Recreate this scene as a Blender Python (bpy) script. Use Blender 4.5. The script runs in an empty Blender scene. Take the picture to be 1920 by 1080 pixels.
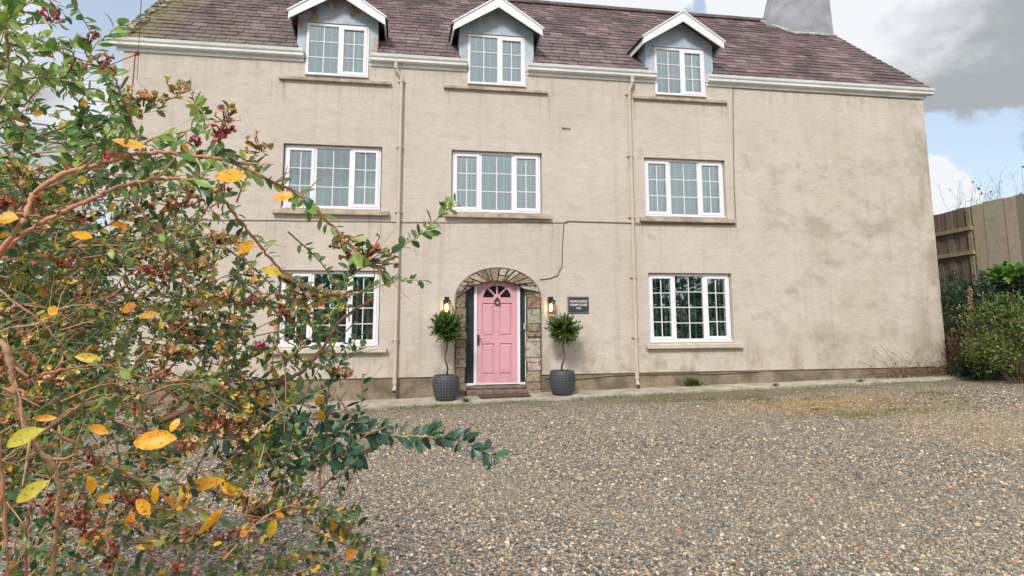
import bpy, math, random
import numpy as np
from mathutils import Vector, Matrix
random.seed(11); RNG = np.random.default_rng(11)
C = bpy.context.scene.collection
rad = math.radians
# ------------------------------------------------------------------ camera, sky, sun, exposure
F_PX = 1200.0                      # focal length in pixels of the 1920 px wide photograph
PITCH, YAW, ROLL = 0.135395, 0.170614, -0.0018
CAM = np.array([0.0, -12.9032, 1.76])
PP_Y = 540 - 128.64                # the photograph is a crop: optical axis above its middle
cp, sp, cy, sy = math.cos(PITCH), math.sin(PITCH), math.cos(YAW), math.sin(YAW)
FWD = np.array([sy*cp, cy*cp, sp]); RT = np.array([cy, -sy, 0.0]); UP = np.cross(RT, FWD)
RT, UP = RT*math.cos(ROLL)+UP*math.sin(ROLL), -RT*math.sin(ROLL)+UP*math.cos(ROLL)
cam_d = bpy.data.cameras.new('camera'); cam = bpy.data.objects.new('camera', cam_d); C.objects.link(cam)
cam_d.sensor_width = 36; cam_d.lens = 36*F_PX/1920; cam_d.shift_y = -128.64/1920
cam_d.clip_start = 0.05; cam_d.clip_end = 5000
cam.matrix_world = Matrix(((RT[0], UP[0], -FWD[0], CAM[0]), (RT[1], UP[1], -FWD[1], CAM[1]),
                           (RT[2], UP[2], -FWD[2], CAM[2]), (0, 0, 0, 1)))
bpy.context.scene.camera = cam
def ray(x, y): return FWD + RT*(x-960)/F_PX - UP*(y-PP_Y)/F_PX
def px(x, y, d): return CAM + ray(x, y)*d            # point at depth d metres along the view
def onY(x, y, Y=0.0):
    r = ray(x, y); return CAM + r*((Y-CAM[1])/r[1])

sc = bpy.context.scene
sc.view_settings.view_transform = 'Standard'; sc.view_settings.look = 'None'
sc.view_settings.gamma = 1; sc.view_settings.exposure = 0.46
SUN_EL, SUN_ROT = rad(42), rad(205)
W = bpy.data.worlds.new('World'); sc.world = W; W.use_nodes = True
def build_world():
    nt = W.node_tree; nt.nodes.clear(); N = nt.nodes.new; L = nt.links.new
    out = N('ShaderNodeOutputWorld')
    sky = N('ShaderNodeTexSky'); sky.sky_type = 'NISHITA'; sky.sun_disc = False
    sky.sun_elevation = SUN_EL; sky.sun_rotation = SUN_ROT; sky.air_density = 1.0; sky.dust_density = 2.0
    b1 = N('ShaderNodeBackground'); b1.inputs[1].default_value = 0.13
    haz = N('ShaderNodeMix'); haz.data_type = 'RGBA'; haz.inputs[0].default_value = 0.42; haz.inputs[7].default_value = (4.6, 5.0, 5.4, 1)
    L(sky.outputs[0], haz.inputs[6]); L(haz.outputs[2], b1.inputs[0])
    tc = N('ShaderNodeTexCoord')
    nrm = N('ShaderNodeVectorMath'); nrm.operation = 'NORMALIZE'; L(tc.outputs['Generated'], nrm.inputs[0])
    mp = N('ShaderNodeMapping'); mp.inputs['Scale'].default_value = (1, 1, 2.1); L(nrm.outputs[0], mp.inputs[0])
    def noise(scale, det, ro, off=0):
        n = N('ShaderNodeTexNoise'); n.inputs['Scale'].default_value = scale; n.inputs['Detail'].default_value = det
        n.inputs['Roughness'].default_value = ro
        m = N('ShaderNodeVectorMath'); m.operation = 'ADD'; m.inputs[1].default_value = (off, off*.7, off*.3)
        L(mp.outputs[0], m.inputs[0]); L(m.outputs[0], n.inputs[0]); return n.outputs[0]
    def math_(op, a, b=None, c=None):
        m = N('ShaderNodeMath'); m.operation = op
        for i, v in enumerate((a, b, c)):
            if v is None: continue
            if isinstance(v, (int, float)): m.inputs[i].default_value = v
            else: L(v, m.inputs[i])
        return m.outputs[0]
    def ramp(v, a, b):
        m = N('ShaderNodeMapRange'); m.interpolation_type = 'SMOOTHSTEP'; L(v, m.inputs[0])
        m.inputs[1].default_value = a; m.inputs[2].default_value = b; return m.outputs[0]
    wn = N('ShaderNodeTexNoise'); wn.inputs['Scale'].default_value = 7.0; wn.inputs['Detail'].default_value = 8; wn.inputs['Roughness'].default_value = .6
    L(nrm.outputs[0], wn.inputs[0]); ws = N('ShaderNodeVectorMath'); ws.operation = 'MULTIPLY_ADD'; L(wn.outputs['Color'], ws.inputs[0])
    ws.inputs[1].default_value = (.20, .20, .20); ws.inputs[2].default_value = (-.10, -.10, -.10)
    wa = N('ShaderNodeVectorMath'); wa.operation = 'ADD'; L(nrm.outputs[0], wa.inputs[0]); L(ws.outputs[0], wa.inputs[1])
    wd = N('ShaderNodeVectorMath'); wd.operation = 'NORMALIZE'; L(wa.outputs[0], wd.inputs[0])
    def blob(d, ang, amp):            # a cloud bank (or gap) round one direction of the sky
        v = Vector(d).normalized()
        n = N('ShaderNodeVectorMath'); n.operation = 'DOT_PRODUCT'; L(wd.outputs[0], n.inputs[0]); n.inputs[1].default_value = v
        return math_('MULTIPLY', ramp(n.outputs['Value'], math.cos(rad(ang)), 1.0), amp)
    n1 = noise(3.1, 9, .56, 1.7); n2 = noise(4.2, 8, .55, 5.2)
    m = math_('ADD', n1, 0.06)
    for d, ang, amp in CLOUD_BLOBS: m = math_('ADD', m, blob(d, ang, amp))
    mask = ramp(m, 0.42, 0.64)
    g = math_('ADD', n2, math_('MULTIPLY', math_('SUBTRACT', noise(9, 9, .62, 3.3), .5), .45)); g = math_('ADD', g, -0.10)
    for d, ang, amp in GREY_BLOBS: g = math_('ADD', g, blob(d, ang, amp))
    grey = ramp(g, 0.36, 0.80)
    ccol = N('ShaderNodeMix'); ccol.data_type = 'RGBA'; L(grey, ccol.inputs[0])
    ccol.inputs[6].default_value = (0.66, 0.675, 0.70, 1); ccol.inputs[7].default_value = (0.31, 0.33, 0.345, 1)
    b2 = N('ShaderNodeBackground'); b2.inputs[1].default_value = 1.0; L(ccol.outputs[2], b2.inputs[0])
    mx = N('ShaderNodeMixShader'); L(mask, mx.inputs[0]); L(b1.outputs[0], mx.inputs[1]); L(b2.outputs[0], mx.inputs[2])
    L(mx.outputs[0], out.inputs[0])
# compass directions (world vectors) of the cloud banks and gaps
CLOUD_BLOBS = [((.62, .62, .34), 24, .30), ((.30, .80, .42), 24, .22), ((.715, .69, .172), 6.5, -.62), ((.690, .712, .108), 3.8, .80),
               ((.56, .75, .15), 6, -.25), ((-.38, .85, .36), 12, -.16), ((-.45, .87, .20), 8, .25), ((-.62, .75, .14), 8, .30),
               ((.397, .812, .428), 2.4, -.55), ((0, -.8, .6), 70, .35)]
GREY_BLOBS = [((.71, .66, .255), 15, .40), ((.64, .70, .30), 9, .16), ((.690, .712, .105), 7, -.60), ((-.46, .87, .20), 9, .22), ((.35, .80, .42), 16, -.35), ((.62, .68, .38), 8, -.30)]
build_world()
sd = bpy.data.lights.new('sun', 'SUN'); sd.energy = 2.4; sd.angle = rad(12); sd.color = (1, .965, .91)
so = bpy.data.objects.new('sun', sd); C.objects.link(so)
to_sun = Vector((math.sin(SUN_ROT)*math.cos(SUN_EL), math.cos(SUN_ROT)*math.cos(SUN_EL), math.sin(SUN_EL)))
so.rotation_euler = to_sun.to_track_quat('Z', 'Y').to_euler()

# ------------------------------------------------------------------ materials
class NT:
    def __init__(s, name):
        s.m = bpy.data.materials.new(name); s.m.use_nodes = True; s.t = s.m.node_tree
        s.b = s.t.nodes['Principled BSDF']; s.out = s.t.nodes['Material Output']
        s.tc = s.N('ShaderNodeTexCoord')
    def N(s, t): return s.t.nodes.new(t)
    def L(s, a, b): s.t.links.new(a, b)
    def co(s, scale=(1, 1, 1)):
        mp = s.N('ShaderNodeMapping'); mp.inputs['Scale'].default_value = scale; s.L(s.tc.outputs['Object'], mp.inputs[0]); return mp.outputs[0]
    def noise(s, scale, det=6, ro=.6, sc3=(1, 1, 1)):
        n = s.N('ShaderNodeTexNoise'); n.inputs['Scale'].default_value = scale; n.inputs['Detail'].default_value = det
        n.inputs['Roughness'].default_value = ro; s.L(s.co(sc3), n.inputs[0]); return n.outputs[0]
    def voro(s, scale, feat='F1', out=0, sc3=(1, 1, 1)):
        n = s.N('ShaderNodeTexVoronoi'); n.feature = feat; n.inputs['Scale'].default_value = scale; s.L(s.co(sc3), n.inputs[0]); return n.outputs[out]
    def ramp(s, v, a, b, lo=0, hi=1):
        m = s.N('ShaderNodeMapRange'); m.interpolation_type = 'SMOOTHSTEP'; s.L(v, m.inputs[0])
        for i, x in enumerate((a, b, lo, hi)): m.inputs[i+1].default_value = x
        return m.outputs[0]
    def cramp(s, v, stops, const=False):
        r = s.N('ShaderNodeValToRGB'); s.L(v, r.inputs[0]); e = r.color_ramp.elements
        if const: r.color_ramp.interpolation = 'CONSTANT'
        while len(e) < len(stops): e.new(0.5)
        for k, (p, c) in enumerate(stops): e[k].position = p; e[k].color = (*c, 1)
        return r.outputs[0]
    def mix(s, f, a, b, mode='MIX'):
        m = s.N('ShaderNodeMix'); m.data_type = 'RGBA'; m.blend_type = mode
        for i, v in ((0, f), (6, a), (7, b)):
            if isinstance(v, (int, float)): m.inputs[i].default_value = v
            elif isinstance(v, tuple): m.inputs[i].default_value = (*v, 1)
            else: s.L(v, m.inputs[i])
        return m.outputs[2]
    def math(s, op, a, b=0.0):
        m = s.N('ShaderNodeMath'); m.operation = op
        for i, v in enumerate((a, b)):
            if isinstance(v, (int, float)): m.inputs[i].default_value = v
            else: s.L(v, m.inputs[i])
        return m.outputs[0]
    def axis(s, k):
        x = s.N('ShaderNodeSeparateXYZ'); s.L(s.tc.outputs['Object'], x.inputs[0]); return x.outputs[k]
    def tint(s):
        a = s.N('ShaderNodeAttribute'); a.attribute_name = 'tint'; return a.outputs['Color']
    def bump(s, h, strength=.5, dist=.01):
        b = s.N('ShaderNodeBump'); b.inputs['Strength'].default_value = strength; b.inputs['Distance'].default_value = dist
        s.L(h, b.inputs['Height']); s.L(b.outputs[0], s.b.inputs['Normal']); return b.outputs[0]
    def done(s, col=None, rough=.6, spec=None, metal=None):
        if col is not None:
            if isinstance(col, tuple): s.b.inputs['Base Color'].default_value = (*col, 1)
            else: s.L(col, s.b.inputs['Base Color'])
        if isinstance(rough, (int, float)): s.b.inputs['Roughness'].default_value = rough
        else: s.L(rough, s.b.inputs['Roughness'])
        if spec is not None: s.b.inputs['Specular IOR Level'].default_value = spec
        if metal is not None: s.b.inputs['Metallic'].default_value = metal
        return s.m
def mat_simple(name, col, rough=.6, var=.18, scale=6, bump=0, dist=.004, spec=None, metal=None):
    n = NT(name); v = n.noise(scale, 7, .65)
    c = n.mix(n.ramp(v, .3, .7), tuple(x*(1-var) for x in col), tuple(min(1, x*(1+var)) for x in col))
    if bump: n.bump(n.noise(scale*9, 5, .6), bump, dist)
    return n.done(c, rough, spec, metal)
SILLS = [(-2.49, -.29, 3.55, 1.0), (.82, 3.03, 3.55, .9), (4.99, 7.19, 3.55, .9), (-2.41, -.26, .88, .5), (5.05, 7.2, .88, .45), (-2.5, -.3, 6.26, .8), (.78, 2.99, 6.26, .8), (4.91, 7.12, 6.26, .8)]
def mat_render():
    n = NT('rough_painted_render')
    big = n.noise(.55, 7, .62); fine = n.noise(3.0, 8, .7, (1, 1, 1.8)); streak = n.noise(1.3, 5, .6, (3.2, 1, .16))
    x = n.axis(0); z = n.axis(2)
    base = n.mix(n.ramp(x, -2, 9), (.575, .497, .436), (.555, .490, .418))
    c = n.mix(n.ramp(big, .32, .68), base, (.63, .555, .498))
    c = n.mix(n.math('MULTIPLY', n.ramp(fine, .45, .72), .42), c, (.42, .365, .305))
    c = n.mix(n.math('MULTIPLY', n.ramp(streak, .52, .8), .46), c, (.37, .325, .275))
    # weather stains: a broad grey bloom on the blank right hand part, damp splash band at the foot
    right = n.math('MULTIPLY', n.ramp(x, 7.1, 8.3), n.ramp(z, 6.3, 4.6))
    right = n.math('MULTIPLY', right, n.ramp(z, .2, 2.2, .75, 1))
    blot = n.ramp(n.noise(.9, 9, .68, (1, 1, 1.7)), .47, .66)
    c = n.mix(n.math('MULTIPLY', n.math('MULTIPLY', right, blot), .62), c, (.32, .28, .225))
    blot2 = n.ramp(n.noise(2.6, 9, .7, (1, 1, 1.3)), .56, .74)
    c = n.mix(n.math('MULTIPLY', n.math('MULTIPLY', right, blot2), .52), c, (.25, .215, .165))
    corner = n.math('MULTIPLY', n.ramp(x, 11.0, 12.2), n.ramp(n.noise(1.6, 7, .65, (1, 1, .5)), .42, .62))
    c = n.mix(n.math('MULTIPLY', corner, .55), c, (.22, .19, .125))
    foot = n.math('MULTIPLY', n.ramp(z, 1.5, .42), n.ramp(n.noise(2.2, 8, .7, (1, 1, .7)), .44, .68))
    c = n.mix(n.math('MULTIPLY', foot, .75), c, (.28, .225, .135))
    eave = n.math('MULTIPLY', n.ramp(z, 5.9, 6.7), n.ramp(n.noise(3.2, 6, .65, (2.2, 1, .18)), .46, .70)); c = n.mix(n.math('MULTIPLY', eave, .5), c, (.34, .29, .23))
    spots = n.ramp(n.noise(1.1, 4, .5), .66, .72)
    c = n.mix(n.math('MULTIPLY', spots, .3), c, (.26, .22, .16))
    # dirty water marks below the ends of the sills, and hairline cracks
    drip = n.ramp(n.noise(5.5, 5, .7, (2.4, 1, .10)), .50, .72)
    for x0, x1, zt, ln in SILLS:
        for xe in (x0, x1):
            m_ = n.math('MULTIPLY', n.ramp(n.math('ABSOLUTE', n.math('SUBTRACT', x, xe)), .30, .04), n.math('MULTIPLY', n.ramp(z, zt-ln, zt-.05), n.ramp(z, zt+.03, zt)))
            c = n.mix(n.math('MULTIPLY', n.math('MULTIPLY', m_, drip), .8), c, (.25, .205, .155))
        m_ = n.math('MULTIPLY', n.math('MULTIPLY', n.ramp(x, x0, x0+.1), n.ramp(x, x1, x1-.1)), n.math('MULTIPLY', n.ramp(z, zt-ln*.6, zt-.05), n.ramp(z, zt+.03, zt)))
        c = n.mix(n.math('MULTIPLY', n.math('MULTIPLY', m_, drip), .4), c, (.30, .25, .19))
    crack = n.N('ShaderNodeTexVoronoi'); crack.feature = 'DISTANCE_TO_EDGE'; crack.inputs['Scale'].default_value = .42
    wob = n.N('ShaderNodeTexNoise'); wob.inputs['Scale'].default_value = 2.2; wob.inputs['Detail'].default_value = 6; n.L(n.co(), wob.inputs[0])
    vm = n.N('ShaderNodeVectorMath'); vm.operation = 'ADD'; n.L(n.co((1, 1, .8)), vm.inputs[0]); n.L(wob.outputs['Color'], vm.inputs[1]); n.L(vm.outputs[0], crack.inputs[0])
    c = n.mix(n.math('MULTIPLY', n.ramp(crack.outputs[0], .005, .001), n.math('MULTIPLY', n.ramp(n.noise(.8, 4), .54, .64), .32)), c, (.24, .20, .16))
    # hand thrown texture: horizontal ridges plus lumps
    h1 = n.noise(9, 8, .74, (.6, 1, 1.5)); h2 = n.noise(60, 4, .7, (.6, 1, 1.2)); h3 = n.noise(1.7, 4, .55)
    h = n.math('ADD', n.math('ADD', n.math('MULTIPLY', h1, .55), n.math('MULTIPLY', h2, .25)), n.math('MULTIPLY', h3, .9))
    n.bump(h, .72, .034)
    c = n.mix(n.math('MULTIPLY', n.ramp(h1, .60, .36), .20), c, (.40, .345, .285))
    return n.done(c, .9, .2)
def mat_tinted(name, rough=.7, nscale=20, amount=.35, dark=(.05, .045, .04), bump=.4, dist=.006, lichen=None, spec=None):
    n = NT(name); c = n.tint(); v = n.noise(nscale, 7, .68)
    c = n.mix(n.math('MULTIPLY', n.ramp(v, .42, .72), amount), c, dark)
    if lichen: c = n.mix(n.math('MULTIPLY', n.ramp(n.noise(lichen[1], 8, .7), .55, .7), lichen[2]), c, lichen[0])
    if bump: n.bump(n.noise(nscale*2.3, 6, .65), bump, dist)
    return n.done(c, rough, spec)
def mat_slate():
    n = NT('purple_slate'); c = n.tint(); x = n.axis(0); z = n.axis(2)
    c = n.mix(n.math('MULTIPLY', n.ramp(n.noise(1.1, 7, .65), .44, .62), .8), c, (.075, .05, .053))
    low = n.math('MULTIPLY', n.ramp(z, 8.3, 7.2), n.ramp(x, 7.0, 5.0))
    c = n.mix(n.math('MULTIPLY', n.math('MULTIPLY', low, n.ramp(n.noise(5, 8, .7), .40, .66)), .55), c, (.25, .215, .20))
    left = n.ramp(x, 1.0, -4.6)
    c = n.mix(n.math('MULTIPLY', n.math('MULTIPLY', left, n.ramp(n.noise(2.4, 8, .7), .42, .64)), .62), c, (.12, .105, .07))
    c = n.mix(n.math('MULTIPLY', n.ramp(x, -4.3, -5.2), n.ramp(n.noise(7, 8, .75), .40, .55)), c, (.17, .15, .065))
    c = n.mix(n.math('MULTIPLY', n.ramp(n.noise(13, 8, .75), .64, .70), n.ramp(x, 9, 2)), c, (.46, .44, .38))
    c = n.mix(n.math('MULTIPLY', n.ramp(n.noise(6, 7, .7), .58, .72), .7), c, (.05, .04, .04))
    n.bump(n.noise(22, 6, .7), .5, .008)
    return n.done(c, n.ramp(n.noise(4, 4), .3, .7, .5, .72), .35)
def mat_lead():
    n = NT('weathered_lead')
    c = n.mix(n.ramp(n.noise(2.6, 7, .65, (1, 1, .6)), .3, .7), (.33, .40, .48), (.50, .56, .62))
    c = n.mix(n.math('MULTIPLY', n.ramp(n.noise(5, 8, .7, (1.6, 1, .4)), .52, .7), .5), c, (.24, .285, .33))
    x = n.axis(0)
    r = n.math('MULTIPLY', n.ramp(n.noise(2.1, 6, .6, (1.2, 1, .8)), .49, .60), n.ramp(x, 2.6, -.2))
    c = n.mix(n.math('MULTIPLY', r, .9), c, (.40, .235, .07))
    r2 = n.math('MULTIPLY', n.ramp(n.noise(4.5, 6, .6), .56, .66), r); c = n.mix(r2, c, (.30, .10, .03))
    n.bump(n.noise(12, 5, .6), .25, .006)
    return n.done(c, .55)
def mat_gravel_base():
    n = NT('loose_gravel'); col = n.voro(44, 'F1', 1)
    sep = n.N('ShaderNodeSeparateColor'); n.L(col, sep.inputs[0])
    c = n.cramp(sep.outputs[0], GRAVEL_STOPS, True)
    c = n.mix(n.ramp(n.voro(44, 'DISTANCE_TO_EDGE', 0), .10, .0), c, (.05, .045, .04))
    c = n.mix(1.0, gravel_zones(n, c), (1.14, 1.095, 1.015), 'MULTIPLY')
    h = n.math('SUBTRACT', 1.0, n.voro(44, 'F1', 0)); n.bump(h, 1.0, .022)
    return n.done(c, .85, .3)
GRAVEL_STOPS = [(0, (.14, .14, .135)), (.15, (.26, .24, .215)), (.32, (.43, .355, .275)), (.47, (.175, .195, .20)), (.58, (.36, .26, .195)),
                (.70, (.50, .435, .355)), (.81, (.085, .08, .072)), (.89, (.28, .285, .275)), (.945, (.66, .61, .53)), (.98, (.45, .21, .10))]
def gravel_zones(n, c):
    x, y = n.axis(0), n.axis(1)
    def oval(cx, cy_, rx, ry, soft):
        a = n.math('POWER', n.math('DIVIDE', n.math('SUBTRACT', x, cx), rx), 2.0); b = n.math('POWER', n.math('DIVIDE', n.math('SUBTRACT', y, cy_), ry), 2.0)
        r = n.math('ADD', n.math('ADD', a, b), n.math('MULTIPLY', n.noise(.9, 6, .65), 1.6)); return n.ramp(r, 1.9, 1.9-soft)
    c = n.mix(n.math('MULTIPLY', n.ramp(n.noise(.33, 5, .55), .42, .62), .26), c, (.31, .275, .225))
    rag = n.ramp(n.noise(9, 6, .75), .40, .62)
    c = n.mix(n.math('MULTIPLY', n.math('MULTIPLY', oval(7.4, -2.6, 2.8, 1.4, 1.5), rag), .92), c, (.46, .28, .09))
    c = n.mix(n.math('MULTIPLY', n.math('MULTIPLY', oval(7.6, -3.5, 2.3, .7, 1.3), rag), .75), c, (.15, .16, .04))
    c = n.mix(n.math('MULTIPLY', oval(5.6, -1.3, 2.4, .5, .9), .45), c, (.14, .145, .06))
    c = n.mix(n.math('MULTIPLY', oval(9.5, -5.2, 3.5, 2.0, 1.2), .30), c, (.44, .33, .19))
    edge = n.math('MULTIPLY', n.ramp(y, -1.7, -.75), n.ramp(n.noise(2.1, 6, .65), .36, .56))
    c = n.mix(n.math('MULTIPLY', edge, .62), c, (.11, .13, .045))
    c = n.mix(n.math('MULTIPLY', n.ramp(y, -3.0, -.9), .33), c, (.17, .145, .105))
    return c
def mat_stones():
    n = NT('gravel_stone'); c = n.mix(1.0, gravel_zones(n, n.tint()), (1.14, 1.095, 1.015), 'MULTIPLY')
    c = n.mix(n.math('MULTIPLY', n.ramp(n.noise(90, 3, .6), .45, .7), .3), c, (.10, .09, .08))
    return n.done(c, .75, .35)
def mat_leaf(name='leaf_blade', spots=0.0, rough=.36, trans=.36):
    n = NT(name); c = n.tint()
    c = n.mix(n.math('MULTIPLY', n.ramp(n.noise(60, 5, .6), .4, .7), .28), c, (.03, .05, .015))
    if spots:
        s = n.ramp(n.noise(190, 3, .5), .62, .67); c = n.mix(n.math('MULTIPLY', s, spots), c, (.16, .055, .015))
        c = n.mix(n.math('MULTIPLY', n.ramp(n.noise(55, 3, .5), .60, .70), spots*.6), c, (.32, .13, .01))
    n.done(c, rough, .45)
    t = n.N('ShaderNodeBsdfTranslucent'); n.L(c, t.inputs[0])
    mx = n.N('ShaderNodeMixShader'); mx.inputs[0].default_value = trans
    n.L(n.b.outputs[0], mx.inputs[1]); n.L(t.outputs[0], mx.inputs[2]); n.L(mx.outputs[0], n.out.inputs[0])
    return n.m
def mat_glass():
    n = NT('window_glass'); n.t.nodes.remove(n.b)
    tr = n.N('ShaderNodeBsdfTransparent'); tr.inputs[0].default_value = (.80, .91, .90, 1)
    gl = n.N('ShaderNodeBsdfGlossy'); gl.inputs['Roughness'].default_value = .012; gl.inputs[0].default_value = (.90, .97, .98, 1)
    fr = n.N('ShaderNodeFresnel'); fr.inputs[0].default_value = 1.5
    b = n.N('ShaderNodeBump'); b.inputs['Strength'].default_value = .05; b.inputs['Distance'].default_value = .01
    n.L(n.noise(2.2, 2, .5), b.inputs['Height']); n.L(b.outputs[0], gl.inputs['Normal'])
    f = n.math('ADD', n.math('MULTIPLY', fr.outputs[0], 1.2), .25)
    mx = n.N('ShaderNodeMixShader'); n.L(f, mx.inputs[0]); n.L(tr.outputs[0], mx.inputs[1]); n.L(gl.outputs[0], mx.inputs[2]); n.L(mx.outputs[0], n.out.inputs[0])
    return n.m
def mat_emit(name, col, st):
    n = NT(name); n.b.inputs['Base Color'].default_value = (*col, 1); n.b.inputs['Emission Color'].default_value = (*col, 1)
    n.b.inputs['Emission Strength'].default_value = st; return n.m
M = {}
M['render'] = mat_render(); M['slate'] = mat_slate(); M['lead'] = mat_lead(); M['glass'] = mat_glass()
M['upvc'] = mat_simple('white_window_frame', (.80, .80, .83), .32, .03, 3)
M['white_board'] = mat_simple('white_painted_board', (.78, .79, .81), .42, .05, 2)
M['gutter'] = mat_simple('white_gutter', (.76, .765, .745), .4, .12, 1.4)
M['blind'] = mat_simple('blind_slat', (.60, .65, .65), .5, .04, 5)
M['tape'] = mat_simple('blind_tape', (.93, .94, .94), .7, .04, 5)
M['room'] = mat_simple('dim_room', (.16, .16, .15), .9, .3, 2)
M['sill'] = mat_simple('stained_sill', (.42, .345, .275), .85, .3, 4, .5, .006)
M['sill_pale'] = mat_simple('painted_sill', (.56, .49, .40), .8, .14, 5, .4, .005)
M['pipe'] = mat_simple('cream_pipe', (.54, .46, .385), .5, .08, 3)
M['plinth'] = mat_simple('damp_plinth', (.21, .165, .115), .9, .42, 2.4, .7, .02)
M['cable'] = mat_simple('old_cable', (.22, .17, .125), .7, .2, 6)
M['chim'] = mat_simple('grey_cement_render', (.31, .315, .345), .9, .22, 1.6, .6, .02)
def mat_door():
    n = NT('pink_door_paint'); z = n.axis(2)
    c = n.mix(n.ramp(n.noise(2.2, 6, .6), .3, .7), (.63, .315, .37), (.69, .365, .42))
    d = n.math('MULTIPLY', n.ramp(z, .62, .26), n.ramp(n.noise(7, 7, .7, (1, 1, .5)), .42, .66)); c = n.mix(n.math('MULTIPLY', d, .45), c, (.36, .20, .19))
    c = n.mix(n.math('MULTIPLY', n.ramp(n.noise(16, 6, .7, (1.6, 1, .35)), .60, .75), .22), c, (.48, .25, .27))
    n.bump(n.noise(34, 4, .6, (1.5, 1, .25)), .18, .003)
    return n.done(c, n.ramp(n.noise(3.5, 4), .3, .7, .30, .55))
M['pink'] = mat_door()
M['darkgreen'] = mat_simple('dark_green_panel', (.022, .032, .03), .35, .15, 4)
M['black'] = mat_simple('black_metal', (.018, .017, .017), .45, .2, 9)
M['iron'] = mat_simple('dark_iron', (.07, .055, .05), .5, .3, 30, metal=.6)
M['steel'] = mat_simple('pale_plastic', (.45, .46, .47), .4, .05, 8)
M['stone'] = mat_tinted('old_surround_stone', .9, 13, .85, (.05, .038, .028), 1.0, .035, ((.60, .54, .43), 21, .75))
M['step'] = mat_simple('worn_red_brown_step', (.175, .125, .10), .85, .4, 7, .6, .012)
M['mat'] = mat_simple('coir_mat', (.10, .052, .042), .95, .3, 40, .8, .008)
M['concrete'] = mat_simple('weathered_concrete', (.40, .355, .29), .9, .3, 2.6, .6, .012)
M['gravel'] = mat_gravel_base(); M['stonelet'] = mat_stones()
M['grass_ground'] = mat_simple('rough_grass_ground', (.06, .085, .03), .95, .4, 1.5, .8, .05)
M['soil'] = mat_simple('bank_soil', (.07, .055, .035), .95, .4, 3, .8, .04)
M['leaf'] = mat_leaf(); M['leaf_spot'] = mat_leaf('spotted_leaf', 1.0, .42, .30); M['leaf_matt'] = mat_leaf('matt_leaf', 0, .6, .2)
M['bark'] = mat_tinted('smooth_bark', .6, 40, .4, (.07, .04, .025), .5, .004)
M['fence'] = mat_tinted('weathered_fence_board', .85, 9, .45, (.09, .075, .055), .5, .006)
M['plaque'] = mat_simple('slate_plaque', (.035, .045, .055), .5, .2, 12, .3, .003)
M['letter'] = mat_simple('white_lettering', (.72, .72, .70), .6, .04, 9)
M['bulb'] = mat_emit('glowing_bulb', (1, .56, .20), 22.0)
M['pot'] = None

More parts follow.
